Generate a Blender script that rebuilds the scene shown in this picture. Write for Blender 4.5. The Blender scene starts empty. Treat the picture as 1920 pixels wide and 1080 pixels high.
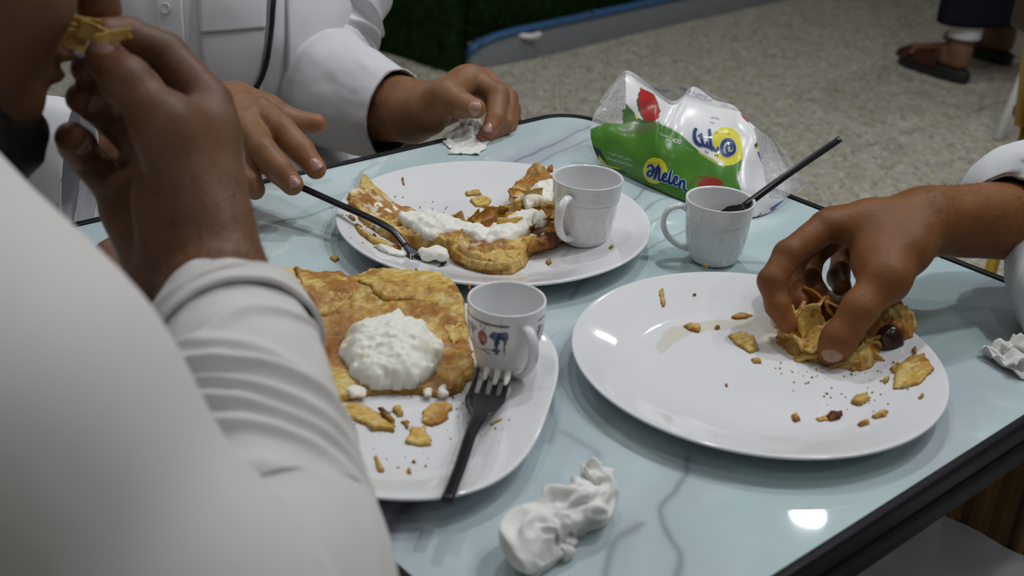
import bpy, math, random
import numpy as np
from mathutils import Vector, Matrix
from mathutils.bvhtree import BVHTree

# ------------------------------------------------------------------ camera, world, lights, exposure
SC = bpy.context.scene
COL = SC.collection
TAB = 0.75                                   # table top height
CAMZ = 1.19
F = 2226.0
RM = np.array([[0.99858392, 0.05319914, 0.0], [0.02363782, -0.4436978, 0.89586468], [0.04765923, -0.89459606, -0.444327]])
EYE = np.array([0.0, 0.0, CAMZ])
cam_d = bpy.data.cameras.new('camera')
cam = bpy.data.objects.new('camera', cam_d)
COL.objects.link(cam)
cam_d.sensor_width = 36.0
cam_d.lens = 36.0 * F / 1920.0
cam_d.clip_start = 0.02
cx_, cy_, cz_ = RM @ [1, 0, 0], -(RM @ [0, 1, 0]), -(RM @ [0, 0, 1])
cam.matrix_world = Matrix(((cx_[0], cy_[0], cz_[0], EYE[0]), (cx_[1], cy_[1], cz_[1], EYE[1]), (cx_[2], cy_[2], cz_[2], EYE[2]), (0, 0, 0, 1)))
cam_d.dof.use_dof = True
cam_d.dof.focus_distance = 1.08
cam_d.dof.aperture_fstop = 7.5
SC.camera = cam

world = bpy.data.worlds.new('world')
SC.world = world
world.use_nodes = True
world.node_tree.nodes['Background'].inputs[0].default_value = (0.80, 0.86, 1.0, 1)
world.node_tree.nodes['Background'].inputs[1].default_value = 0.10
SC.view_settings.view_transform = 'Standard'
SC.view_settings.look = 'None'
SC.view_settings.gamma = 1.0
SC.view_settings.use_curve_mapping = False
SC.view_settings.exposure = -0.28

CEIL = 2.9
LAMPS = [  # x, y, radius, watts  (round ceiling lamps of the shop)
    (1.11, 3.50, 0.055, 7), (2.02, 4.71, 0.055, 6), (0.24, 1.92, 0.055, 14), (1.0, 1.2, 0.06, 14), (-0.4, 1.3, 0.055, 5),
    (-0.9, 3.4, 0.055, 2), (2.4, 2.2, 0.055, 6), (-2.0, 1.6, 0.055, 5), (0.2, 0.1, 0.055, 2.5), (1.5, -0.6, 0.055, 5)]
PANELS = [  # x, y, sx, sy, watts  (long fluorescent fittings)
    (-1.5, 2.7, 0.16, 1.2, 14), (1.4, 1.2, 0.16, 1.2, 13), (-0.7, -0.9, 1.2, 0.16, 4)]

# ------------------------------------------------------------------ helpers
def ray(x, y):
    return RM @ np.array([(x - 960) / F, (y - 540) / F, 1.0])
def P(x, y, d):                               # point of the place at depth d along the view
    return EYE + ray(x, y) * d
def T(x, y, z=TAB):                           # point of the place at height z
    r = ray(x, y)
    return EYE + r * ((z - CAMZ) / r[2])
def V(a): return np.array(a, float)
def unit(a):
    a = V(a); return a / (np.linalg.norm(a) + 1e-12)

def tag(o, label=None, cat=None, group=None, kind=None):
    if label: o['label'] = label
    if cat: o['category'] = cat
    if group: o['group'] = group
    if kind: o['kind'] = kind
    return o
def empty(name, loc, label, cat, group=None):
    o = bpy.data.objects.new(name, None)
    o.empty_display_size = 0.05
    COL.objects.link(o)
    o.location = tuple(loc)
    return tag(o, label, cat, group)
def world_loc(o):
    v = Vector((0, 0, 0))
    while o is not None:
        v = v + o.location; o = o.parent
    return v
def link(name, me, mat=None, parent=None):
    o = bpy.data.objects.new(name, me)
    COL.objects.link(o)
    if mat is not None:
        for m in (mat if isinstance(mat, (list, tuple)) else [mat]): me.materials.append(m)
    if parent is not None:
        o.parent = parent
        o.matrix_parent_inverse = Matrix.Identity(4)
    return o
def mesh(name, vs, fs, mat=None, parent=None, smooth=True, col=None, mids=None):
    """vs in world coordinates; stored relative to the parent's origin, or for a top-level mesh to its own base point."""
    vs = np.asarray(vs, float)
    if parent is not None:
        org = np.array(world_loc(parent))
    else:
        org = np.array([vs[:, 0].mean(), vs[:, 1].mean(), vs[:, 2].min()])
    me = bpy.data.meshes.new(name)
    if isinstance(fs, np.ndarray):
        n, k = fs.shape
        me.vertices.add(len(vs)); me.vertices.foreach_set('co', (vs - org).ravel())
        me.loops.add(n * k); me.loops.foreach_set('vertex_index', fs.ravel().astype(np.int32))
        me.polygons.add(n)
        me.polygons.foreach_set('loop_start', np.arange(0, n * k, k, dtype=np.int32))
        me.update(calc_edges=True)
        me.validate()
    else:
        me.from_pydata([tuple(v) for v in vs - org], [], [tuple(int(i) for i in f) for f in fs])
        me.update()
    if smooth:
        me.polygons.foreach_set('use_smooth', [True] * len(me.polygons))
    if col is not None:
        a = me.color_attributes.new('Col', 'FLOAT_COLOR', 'POINT')
        c = np.ones((len(vs), 4), np.float32); c[:, :3] = col
        a.data.foreach_set('color', c.ravel())
    o = link(name, me, mat, parent)
    if mids is not None: me.polygons.foreach_set('material_index', mids)
    if parent is None: o.location = tuple(org)
    return o
def join(parts):
    vs, fs, n = [], [], 0
    for v, f in parts:
        vs.append(np.asarray(v, float)); fs += [[int(i) + n for i in q] for q in f]; n += len(v)
    return np.vstack(vs), fs
def box(c, s, rz=0.0, ax=None):
    """box of full size s centred at c, ax = optional 3x3 axes (rows)"""
    A = ax if ax is not None else np.array([[math.cos(rz), math.sin(rz), 0], [-math.sin(rz), math.cos(rz), 0], [0, 0, 1]])
    k = np.array([[x, y, z] for z in (-.5, .5) for y in (-.5, .5) for x in (-.5, .5)]) * np.array(s)
    return V(c) + k @ A, [(0, 2, 3, 1), (4, 5, 7, 6), (0, 1, 5, 4), (2, 6, 7, 3), (0, 4, 6, 2), (1, 3, 7, 5)]
def bevel(o, w=0.003, seg=2):
    m = o.modifiers.new('bevel', 'BEVEL'); m.width = w; m.segments = seg; m.limit_method = 'ANGLE'
    return o
def catmull(pts, n):
    pts = np.asarray(pts, float)
    q = np.vstack([2 * pts[0] - pts[1], pts, 2 * pts[-1] - pts[-2]])
    t = np.linspace(0, len(pts) - 1, n); i = np.minimum(t.astype(int), len(pts) - 2); u = (t - i)[:, None]
    a, b, c, d = q[i], q[i + 1], q[i + 2], q[i + 3]
    return 0.5 * (2 * b + (c - a) * u + (2 * a - 5 * b + 4 * c - d) * u**2 + (3 * b - a - 3 * c + d) * u**3)
def frames(path, up=(0, 0, 1)):
    t = np.gradient(path, axis=0); t /= np.linalg.norm(t, axis=1)[:, None] + 1e-12
    n0 = V(up) - np.dot(up, t[0]) * t[0]
    if np.linalg.norm(n0) < 1e-3: n0 = np.cross(t[0], [1, 0, 0])
    n = [unit(n0)]
    for i in range(1, len(path)):
        k = n[-1] - np.dot(n[-1], t[i]) * t[i]; n.append(unit(k))
    n = np.array(n)
    return t, n, np.cross(t, n)
def tube(path, r, seg=14, up=(0, 0, 1), caps=True, fold=None, n=None, flat=1.0):
    """loft along a path; r = radius, list of radii or of (r_normal, r_side); fold(s, theta) adds to the radius"""
    path = np.asarray(path, float); r = np.asarray(r, float)
    if r.ndim == 0: r = np.full(len(path), float(r))
    if r.ndim == 1: r = np.stack([r, r * flat], 1)
    if n: path, r = catmull(path, n), catmull(r, n)
    t, N, B = frames(path, up)
    m = len(path); th = np.linspace(0, 2 * np.pi, seg, endpoint=False)
    S = np.linspace(0, 1, m)[:, None] * np.ones((1, seg)); TH = np.ones((m, 1)) * th[None]
    add = fold(S, TH) if fold else np.zeros((m, seg))
    v = path[:, None, :] + ((r[:, 0:1] + add) * np.cos(TH))[..., None] * N[:, None, :] + ((r[:, 1:2] + add) * np.sin(TH))[..., None] * B[:, None, :]
    f = [(i * seg + j, i * seg + (j + 1) % seg, (i + 1) * seg + (j + 1) % seg, (i + 1) * seg + j) for i in range(m - 1) for j in range(seg)]
    v = v.reshape(-1, 3)
    if caps:
        v = np.vstack([v, path[0], path[-1]]); a, b = m * seg, m * seg + 1
        f += [(a, (j + 1) % seg, j) for j in range(seg)] + [(b, (m - 1) * seg + j, (m - 1) * seg + (j + 1) % seg) for j in range(seg)]
    return v, f
def lathe(prof, c, seg=64, rfun=None):
    """prof: list of (r, z) from the inside centre, closed where r = 0"""
    prof = np.asarray(prof, float); m = len(prof)
    th = np.linspace(0, 2 * np.pi, seg, endpoint=False)
    R = prof[:, 0:1] * np.ones((1, seg))
    if rfun is not None: R = R * rfun(th)[None, :]
    v = np.stack([c[0] + R * np.cos(th), c[1] + R * np.sin(th), c[2] + prof[:, 1:2] * np.ones((1, seg))], -1).reshape(-1, 3)
    f = np.array([(i * seg + j, i * seg + (j + 1) % seg, (i + 1) * seg + (j + 1) % seg, (i + 1) * seg + j) for i in range(m - 1) for j in range(seg)])
    return v, f

# value noise
def _hash(i, j, k, seed):
    n = (i * 374761393 + j * 668265263 + k * 2147483647 + seed * 1274126177) & 0xffffffff
    n = ((n ^ (n >> 13)) * 1274126177) & 0xffffffff
    n = ((n ^ (n >> 16)) * 2246822519) & 0xffffffff
    return ((n ^ (n >> 15)) & 0xffff) / 65535.0
def vnoise(p, freq, seed=0):
    q = np.asarray(p, float) * freq
    i = np.floor(q).astype(np.int64); f = q - i; f = f * f * (3 - 2 * f)
    r = 0
    for dx in (0, 1):
        for dy in (0, 1):
            for dz in (0, 1):
                w = (f[..., 0] if dx else 1 - f[..., 0]) * (f[..., 1] if dy else 1 - f[..., 1]) * (f[..., 2] if dz else 1 - f[..., 2])
                r = r + w * _hash(i[..., 0] + dx, i[..., 1] + dy, i[..., 2] + dz, seed)
    return r
def fbm(p, freq, seed=0, o=4, g=0.5):
    r, a, s = 0, 1.0, 0
    for k in range(o):
        r = r + a * vnoise(p, freq * 2.03**k, seed + 17 * k); s += a; a *= g
    return r / s
def sstep(a, b, x):
    t = np.clip((x - a) / (b - a), 0, 1); return t * t * (3 - 2 * t)
def mixc(a, b, t):
    return V(a) * (1 - t[..., None]) + V(b) * t[..., None]
def poly_sd(x, y, poly):
    """signed distance to a polygon, negative inside"""
    poly = np.asarray(poly, float); d = np.full(x.shape, 1e9); ins = np.zeros(x.shape, bool)
    for a, b in zip(poly, np.roll(poly, -1, 0)):
        e = b - a; wx, wy = x - a[0], y - a[1]
        t = np.clip((wx * e[0] + wy * e[1]) / (e @ e + 1e-18), 0, 1)
        d = np.minimum(d, np.hypot(wx - t * e[0], wy - t * e[1]))
        c = ((a[1] > y) != (b[1] > y))
        with np.errstate(divide='ignore', invalid='ignore'):
            c &= x < (b[0] - a[0]) * (y - a[1]) / (b[1] - a[1] + 1e-18) + a[0]
        ins ^= c
    return np.where(ins, -d, d)

# signed distance fields -> one continuous mesh (surface nets)
class Sdf:
    def __init__(s, lo, hi, h):
        s.h = h; s.lo = V(lo); n = np.ceil((V(hi) - s.lo) / h).astype(int) + 1
        s.n = n; s.d = np.full(n, 0.05, np.float32)
        s.ax = [s.lo[k] + h * np.arange(n[k]) for k in range(3)]
    def box(s, lo, hi, m):
        a = np.clip(np.floor((V(lo) - m - s.lo) / s.h).astype(int), 0, s.n); b = np.clip(np.ceil((V(hi) + m - s.lo) / s.h).astype(int) + 1, 0, s.n)
        sl = tuple(slice(a[k], b[k]) for k in range(3))
        X = np.stack(np.meshgrid(*[s.ax[k][sl[k]] for k in range(3)], indexing='ij'), -1)
        return sl, X
    def put(s, sl, d, k, sub=False):
        o = s.d[sl]
        if sub:
            d = -d; h = np.clip(k - np.abs(o - d), 0, None) / max(k, 1e-9); s.d[sl] = np.maximum(o, d) + h * h * k * .25
        else:
            h = np.clip(k - np.abs(o - d), 0, None) / max(k, 1e-9); s.d[sl] = np.minimum(o, d) - h * h * k * .25
    def cone(s, a, b, ra, rb, k=0.004):
        a, b = V(a), V(b); r = max(ra, rb); m = r + k + 3 * s.h
        sl, X = s.box(np.minimum(a, b), np.maximum(a, b), m)
        if X.size == 0: return
        e = b - a; L2 = e @ e + 1e-12
        t = np.clip(((X - a) @ e) / L2, 0, 1)
        d = np.linalg.norm(X - a - t[..., None] * e, axis=-1) - (ra + (rb - ra) * t)
        s.put(sl, d, k)
    def chain(s, pts, rs, k=0.003):
        for i in range(len(pts) - 1): s.cone(pts[i], pts[i + 1], rs[i], rs[i + 1], k)
    def ell(s, c, r, k=0.006, A=None, sub=False):
        """ellipsoid with radii r along rows of A"""
        c, r = V(c), V(r); A = np.eye(3) if A is None else np.array([unit(a) for a in A])
        sl, X = s.box(c - r.max(), c + r.max(), k + 3 * s.h)
        if X.size == 0: return
        q = (X - c) @ A.T
        k0 = np.linalg.norm(q / r, axis=-1); k1 = np.linalg.norm(q / (r * r), axis=-1)
        s.put(sl, k0 * (k0 - 1) / (k1 + 1e-9), k, sub)
    def noise(s, amp, freq, seed=0, o=2):
        X = np.stack(np.meshgrid(*s.ax, indexing='ij'), -1)
        near = np.abs(s.d) < 0.03
        s.d[near] += amp * (fbm(X[near], freq, seed, o) - 0.5) * 2
    def mesh(s, smooth=1):
        d = s.d; ins = d < 0; n = s.n
        c = np.zeros(n - 1, np.int8)
        for i in (0, 1):
            for j in (0, 1):
                for k in (0, 1): c += ins[i:n[0] - 1 + i, j:n[1] - 1 + j, k:n[2] - 1 + k]
        act = (c > 0) & (c < 8)
        idx = -np.ones(n - 1, np.int64); ids = np.argwhere(act); idx[act] = np.arange(len(ids))
        acc = np.zeros((len(ids), 3)); cnt = np.zeros(len(ids))
        cor = [(i, j, k) for i in (0, 1) for j in (0, 1) for k in (0, 1)]
        for a in cor:
            for ax in range(3):
                if a[ax]: continue
                b = list(a); b[ax] = 1
                da = d[ids[:, 0] + a[0], ids[:, 1] + a[1], ids[:, 2] + a[2]]; db = d[ids[:, 0] + b[0], ids[:, 1] + b[1], ids[:, 2] + b[2]]
                m = (da < 0) != (db < 0); t = np.where(m, da / (da - db + 1e-20), 0)
                p = np.array(a, float)[None].repeat(len(ids), 0); p[:, ax] += t
                acc[m] += p[m]; cnt[m] += 1
        v = s.lo + (ids + acc / cnt[:, None]) * s.h
        fs = []
        for ax in range(3):
            u, w = (ax + 1) % 3, (ax + 2) % 3
            sh = [slice(1, n[k] - 1) for k in range(3)]; sh[ax] = slice(0, n[ax] - 1)
            s2 = list(sh); s2[ax] = slice(1, n[ax])
            A, B = ins[tuple(sh)], ins[tuple(s2)]
            e = np.argwhere(A != B); flip = A[tuple(e.T)]
            off = np.array([0 if k == ax else 1 for k in range(3)]); e = e + off
            def cell(du, dw):
                q = e.copy(); q[:, u] -= du; q[:, w] -= dw
                return idx[q[:, 0], q[:, 1], q[:, 2]]
            q = np.stack([cell(1, 1), cell(0, 1), cell(0, 0), cell(1, 0)], 1)
            q[~flip] = q[~flip][:, ::-1]
            fs.append(q)
        f = np.vstack(fs)
        for _ in range(smooth):
            a2 = np.zeros_like(v); n2 = np.zeros(len(v))
            for i in range(4):
                for j in ((i + 1) % 4,):
                    np.add.at(a2, f[:, i], v[f[:, j]]); np.add.at(n2, f[:, i], 1)
                    np.add.at(a2, f[:, j], v[f[:, i]]); np.add.at(n2, f[:, j], 1)
            v = 0.5 * v + 0.5 * a2 / n2[:, None]
        return v, f
def njoin(parts):
    vs, fs, n = [], [], 0
    for v, f in parts:
        vs.append(np.asarray(v, float)); f = np.asarray(f); fs.append(f + n); n += len(v)
    return np.vstack(vs), np.vstack(fs)

# ------------------------------------------------------------------ materials
MATS = {}
def mat(name, col, rough=0.5, spec=0.5, metal=0.0, attr=False, var=0.0, vscale=30, bump=0.0, bscale=200, coat=0.0, emit=0.0, sss=0.0, alpha=1.0, detail=4, col2=None, stretch=None):
    if name in MATS: return MATS[name]
    m = bpy.data.materials.new(name); m.use_nodes = True; MATS[name] = m
    nt = m.node_tree; b = nt.nodes['Principled BSDF']; N = nt.nodes.new; L = nt.links.new
    b.inputs['Base Color'].default_value = (*col, 1)
    b.inputs['Roughness'].default_value = rough; b.inputs['Specular IOR Level'].default_value = spec
    b.inputs['Metallic'].default_value = metal; b.inputs['Coat Weight'].default_value = coat
    b.inputs['Coat Roughness'].default_value = 0.05
    b.inputs['Alpha'].default_value = alpha
    if sss:
        b.inputs['Subsurface Weight'].default_value = sss; b.inputs['Subsurface Radius'].default_value = (1.0, 0.4, 0.2); b.inputs['Subsurface Scale'].default_value = 0.006
    if emit:
        b.inputs['Emission Color'].default_value = (*col, 1); b.inputs['Emission Strength'].default_value = emit
    tc = N('ShaderNodeTexCoord'); src = tc.outputs['Object']
    if stretch:
        mp = N('ShaderNodeMapping'); mp.inputs['Scale'].default_value = stretch; L(src, mp.inputs['Vector']); src = mp.outputs['Vector']
    if attr:
        at = N('ShaderNodeAttribute'); at.attribute_name = 'Col'; cs = at.outputs['Color']
    else: cs = None
    if var > 0 or col2:
        nz = N('ShaderNodeTexNoise'); nz.inputs['Scale'].default_value = vscale; nz.inputs['Detail'].default_value = detail; L(src, nz.inputs['Vector'])
        if cs is not None:
            hv = N('ShaderNodeHueSaturation'); mr = N('ShaderNodeMapRange')
            mr.inputs['From Min'].default_value = .25; mr.inputs['From Max'].default_value = .75; mr.inputs['To Min'].default_value = 1 - var; mr.inputs['To Max'].default_value = 1 + var
            L(nz.outputs['Fac'], mr.inputs['Value']); L(mr.outputs['Result'], hv.inputs['Value']); L(cs, hv.inputs['Color']); cs = hv.outputs['Color']
        else:
            cr = N('ShaderNodeValToRGB'); e = cr.color_ramp.elements
            c2 = col2 or tuple(min(1, c * (1 + var)) for c in col); c1 = col if col2 else tuple(c * (1 - var) for c in col)
            e[0].position = .3; e[0].color = (*c1, 1); e[1].position = .7; e[1].color = (*c2, 1)
            L(nz.outputs['Fac'], cr.inputs['Fac']); cs = cr.outputs['Color']
    if cs is not None: L(cs, b.inputs['Base Color'])
    if bump:
        nb = N('ShaderNodeTexNoise'); nb.inputs['Scale'].default_value = bscale; nb.inputs['Detail'].default_value = 3; L(src, nb.inputs['Vector'])
        bp = N('ShaderNodeBump'); bp.inputs['Strength'].default_value = bump; bp.inputs['Distance'].default_value = 0.001
        L(nb.outputs['Fac'], bp.inputs['Height']); L(bp.outputs['Normal'], b.inputs['Normal'])
    return m
CER = mat('white_ceramic', (.80, .80, .82), .08, .5, coat=.3)
CERC = mat('printed_ceramic', (.8, .8, .8), .14, .5, attr=True, coat=.3)
BLACKP = mat('black_plastic', (.012, .012, .016), .22, .5)
FRAME = mat('black_frame', (.009, .008, .012), .45, .16)
CREAM = mat('whipped_cream', (.86, .85, .80), .45, .4, attr=True, bump=.15, bscale=700)
PASTRY = mat('flaky_pastry', (.6, .4, .15), .46, .28, attr=True, var=.25, vscale=330, bump=.5, bscale=380)
TISSUE = mat('tissue_paper', (.80, .79, .76), .9, .1, bump=.25, bscale=600, sss=.0)
THOBE = mat('white_cotton', (.66, .66, .69), .85, .15, bump=.12, bscale=1800)
THOBEW = mat('warm_white_cotton', (.68, .66, .645), .85, .15, bump=.12, bscale=1800)
SKINA = mat('skin_brown', (.20, .105, .066), .5, .35, attr=True, var=.14, vscale=70, bump=.35, bscale=420, sss=.12)
SKINB = mat('skin_tan', (.29, .15, .088), .48, .35, attr=True, var=.16, vscale=55, bump=.3, bscale=420, sss=.12)
SKINC = mat('skin_warm_brown', (.27, .125, .062), .5, .25, attr=True, var=.14, vscale=55, bump=.3, bscale=420, sss=.12)
NAIL = mat('nail', (.42, .24, .18), .25, .5)
NAILD = mat('nail_dark', (.30, .18, .14), .3, .5)
HAIR = mat('black_hair', (.010, .008, .007), .6, .3)
PAINTC = mat('printed_film', (.5, .5, .5), .28, .35, attr=True, coat=.1)

# ------------------------------------------------------------------ setting: room shell
FLOORM = None
def terrazzo():
    m = bpy.data.materials.new('terrazzo'); m.use_nodes = True; nt = m.node_tree; N = nt.nodes.new; L = nt.links.new
    b = nt.nodes['Principled BSDF']; b.inputs['Roughness'].default_value = .45; b.inputs['Specular IOR Level'].default_value = .35
    g = N('ShaderNodeNewGeometry'); pos = g.outputs['Position']
    def noise(sc, det, w=0.0):
        n = N('ShaderNodeTexNoise'); n.inputs['Scale'].default_value = sc; n.inputs['Detail'].default_value = det; n.inputs['Distortion'].default_value = w; L(pos, n.inputs['Vector']); return n.outputs['Fac']
    def ramp(f, stops):
        r = N('ShaderNodeValToRGB'); e = r.color_ramp.elements
        while len(e) < len(stops): e.new(.5)
        for k, (p, c) in enumerate(stops): e[k].position = p; e[k].color = (*c, 1)
        L(f, r.inputs['Fac']); return r.outputs['Color']
    def mix(fac, a, c):
        x = N('ShaderNodeMix'); x.data_type = 'RGBA'
        L(fac, x.inputs['Factor']); L(a, x.inputs['A']); L(c, x.inputs['B']); return x.outputs['Result']
    base = ramp(noise(14, 5), [(.3, (0.427, 0.402, 0.325)), (.7, (0.582, 0.548, 0.453))])
    v = N('ShaderNodeTexVoronoi'); v.inputs['Scale'].default_value = 55; v.inputs['Randomness'].default_value = 1; L(pos, v.inputs['Vector'])
    sep = N('ShaderNodeSeparateColor'); L(v.outputs['Color'], sep.inputs['Color'])
    chips = ramp(sep.outputs['Red'], [(0, (0.137, 0.120, 0.103)), (.10, (0.376, 0.223, 0.085)), (.24, (0.582, 0.463, 0.290)), (.5, (0.800, 0.800, 0.719)), (.82, (0.256, 0.256, 0.248))])
    m1 = ramp(v.outputs['Distance'], [(.36, (1, 1, 1)), (.50, (0, 0, 0))])
    c1 = mix(m1, base, chips)
    v2 = N('ShaderNodeTexVoronoi'); v2.inputs['Scale'].default_value = 120; L(pos, v2.inputs['Vector'])
    s2 = N('ShaderNodeSeparateColor'); L(v2.outputs['Color'], s2.inputs['Color'])
    ch2 = ramp(s2.outputs['Green'], [(0, (0.103, 0.094, 0.085)), (.3, (0.376, 0.240, 0.103)), (.6, (0.479, 0.445, 0.359)), (1, (0.719, 0.701, 0.616))])
    m2 = ramp(v2.outputs['Distance'], [(.22, (.75, .75, .75)), (.32, (0, 0, 0))])
    c2 = mix(m2, c1, ch2)
    L(c2, b.inputs['Base Color'])
    return m
FLOORM = terrazzo()
grout = mat('grout', (.20, .19, .17), .9)
wallm = mat('wall_plaster', (.42, .40, .38), .9, var=.05, vscale=3)
ceilm = mat('ceiling_paint', (.62, .62, .60), .9)
X0, X1, Y0, Y1 = -3.6, 4.6, -3.0, 8.2
def slab(name, lo, hi, m, **k):
    lo, hi = V(lo), V(hi); o = mesh(name, *box((lo + hi) / 2, hi - lo), m, smooth=False); tag(o, kind='structure', **k); return o
floor = bpy.data.objects.new('floor', None); COL.objects.link(floor); floor['kind'] = 'structure'
bed = mesh('mortar_bed', *box((.5, 2.6, -.03), (8.2, 11.2, .05)), grout, parent=floor, smooth=False)
TS, TA = 0.80, math.radians(42.5)
tx, ty = V([math.cos(TA), math.sin(TA), 0]), V([-math.sin(TA), math.cos(TA), 0])
t0 = V([1.21, 3.64, 0]); k0 = V([1.80, 5.46, 0])
oa, ob = k0 @ tx, t0 @ ty                        # joints run through the two seen in the photograph
tv, tf = box((0, 0, -.006), (TS - .003, TS - .003, .012), 0)
tv = (tv @ np.array([tx, ty, [0, 0, 1]]))
tme = bpy.data.meshes.new('tile'); tme.from_pydata([tuple(a) for a in tv], [], tf); tme.materials.append(FLOORM)
for i in range(-9, 10):
    for j in range(-9, 10):
        c = tx * (oa + (i + .5) * TS) + ty * (ob + (j + .5) * TS)
        if X0 + .2 < c[0] < X1 - .2 and Y0 + .2 < c[1] < Y1 - .2:
            o = bpy.data.objects.new('tile', tme); COL.objects.link(o); o.parent = floor; o.location = tuple(c)
slab('wall_back', (X0, Y1, 0), (X1, Y1 + .1, CEIL), wallm)
slab('wall_left', (X0 - .1, Y0, 0), (X0, Y1, CEIL), wallm)
slab('wall_right', (X1, Y0, 0), (X1 + .1, Y1, CEIL), wallm)
slab('wall_front', (X0, Y0 - .1, 0), (X1, Y0, CEIL), wallm)
slab('ceiling', (X0, Y0, CEIL), (X1, Y1, CEIL + .1), ceilm)

LAMP_LABEL = {0: 'round ceiling lamp mirrored in the bare glass at the front table edge', 1: 'round ceiling lamp mirrored in the glass beside the nearly empty plate'}
housing = mat('lamp_housing', (.7, .7, .7), .4)
for k, (x, y, r, w) in enumerate(LAMPS):
    root = empty('ceiling_lamp', (x, y, CEIL), LAMP_LABEL.get(k, 'round white ceiling lamp in the ceiling, its light not mirrored in the glass'), 'lamp', 'round ceiling lamps')
    v, f = lathe([(r + .004, .0), (r + .004, -.012), (r + .02, -.012), (r + .02, 0)], (x, y, CEIL), 32)
    mesh('lamp_ring', v, f, housing, root)
    ld = bpy.data.lights.new('lamp_light', 'AREA'); ld.shape = 'DISK'; ld.size = 2 * r; ld.energy = w; ld.color = (.94, .97, 1.0)
    lo = bpy.data.objects.new('lamp_light', ld); COL.objects.link(lo); lo.parent = root; lo.location = (0, 0, -.006)
for x, y, sx, sy, w in PANELS:
    root = empty('fluorescent_fitting', (x, y, CEIL), 'long white fluorescent fitting on the ceiling above the tables', 'lamp', 'fluorescent fittings')
    v, f = join([box((x - sx / 2 - .01, y, CEIL - .02), (.02, sy + .04, .04)), box((x + sx / 2 + .01, y, CEIL - .02), (.02, sy + .04, .04)), box((x, y - sy / 2 - .01, CEIL - .02), (sx, .02, .04)), box((x, y + sy / 2 + .01, CEIL - .02), (sx, .02, .04))])
    mesh('lamp_frame', v, f, housing, root, smooth=False)
    ld = bpy.data.lights.new('tube_light', 'AREA'); ld.shape = 'RECTANGLE'; ld.size = sx; ld.size_y = sy; ld.energy = w; ld.color = (.95, .98, 1.0)
    lo = bpy.data.objects.new('tube_light', ld); COL.objects.link(lo); lo.parent = root; lo.location = (0, 0, -.03)

# turf covered partition and carpeted step with a blue edging
turfm = mat('artificial_turf', (.006, .014, .003), .95, .05, col2=(.014, .034, .006), vscale=26)
bladem = mat('turf_blades', (.008, .026, .004), .8, .1, col2=(.022, .055, .008), vscale=12)
carpet = mat('grey_carpet', (.17, .173, .185), .95, .05, col2=(.33, .335, .35), vscale=300, bump=.8, bscale=500)
bluem = mat('blue_edging', (.05, .14, .30), .45, .4)
def offs(path, d):
    p = np.asarray(path, float); t = np.gradient(p, axis=0); t /= np.linalg.norm(t, axis=1)[:, None]
    return p + d * np.stack([-t[:, 1], t[:, 0]], 1)
kp = catmull([T(1900, -95, 0)[:2], T(1650, -40, 0)[:2], T(1450, 5, 0)[:2], T(1200, 62, 0)[:2], T(1000, 110, 0)[:2], T(915, 126, 0)[:2], T(878, 130, 0)[:2], T(866, 116, 0)[:2], T(872, 90, 0)[:2]], 70)
step = empty('carpeted_step', (kp[40][0], kp[40][1], 0), 'low grey carpeted step with a rounded end and blue edging below the turf', 'step')
inner = offs(kp, -.12)
H = .105
n = len(kp)
sd_ = np.r_[0, np.cumsum(np.linalg.norm(np.diff(kp[::-1], axis=0), axis=1))][::-1]
HH = H * np.sqrt(np.clip(1 - (1 - np.clip((kp[:, 0] - kp[:, 0].min()) / .22, 0.02, 1))**2, 0, 1)) + .004
v = np.vstack([np.c_[kp, np.zeros(n)], np.c_[kp, np.maximum(HH - .012, .002)], np.c_[offs(kp, -.012), HH], np.c_[inner, HH], np.c_[inner, np.zeros(n)]])
f = [(r * n + i, r * n + i + 1, (r + 1) * n + i + 1, (r + 1) * n + i) for r in range(4) for i in range(n - 1)]
f = [q[::-1] for q in f]
mesh('carpet_side', v, f, carpet, step)
mesh('blue_edging', *tube(np.c_[offs(kp, -.010), HH + .006], [(.014, .020)] * n, 10), bluem, step)
hk = P(990, 62, 4.315)
a = np.linspace(.2, 2.9, 16)
mesh('white_hook', *tube(np.stack([hk[0] + .045 * np.cos(a), hk[1] - .01 + 0 * a, hk[2] - .02 * np.sin(a) + .01], 1), .011, 8), mat('white_plastic', (.8, .8, .78), .4), step)
tp = np.vstack([offs(kp, -.06)[:56], [[-.17, 4.62]], [[-.30, 4.43]], [T(855, 140, 0)[:2]], [T(740, 108, 0)[:2]], [T(560, 40, 0)[:2]], [T(200, -60, 0)[:2]]])
wp = np.vstack([tp[:50], tp[-4:]])
root = empty('turf_partition', (wp[30][0], wp[30][1], 0), 'dark green artificial turf partition standing behind the carpeted step', 'partition')
wall_h = 1.3
pts = []
for i in range(len(wp) - 1):
    m_ = max(1, int(np.linalg.norm(wp[i + 1] - wp[i]) / .05))
    for j in range(m_): pts.append(wp[i] + (wp[i + 1] - wp[i]) * j / m_)
pts = np.array(pts + [wp[-1]]); n = len(pts); zs = np.linspace(0, wall_h, 28)
g = np.array([[np.r_[p, z] for z in zs] for p in pts])
nrm = np.array(offs(pts, 1.0) - pts)
bmp = (fbm(g, 9, 3) - .5) * .10
g[..., :2] += nrm[:, None, :] * bmp[..., None]
back = pts - nrm * .12
v = np.vstack([g.reshape(-1, 3), np.array([[np.r_[p, z] for z in (0, wall_h)] for p in back]).reshape(-1, 3)])
nz = len(zs); o0 = n * nz
f = [(i * nz + j, (i + 1) * nz + j, (i + 1) * nz + j + 1, i * nz + j + 1) for i in range(n - 1) for j in range(nz - 1)]
f += [(o0 + i * 2, o0 + i * 2 + 1, o0 + (i + 1) * 2 + 1, o0 + (i + 1) * 2) for i in range(n - 1)]
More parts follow.
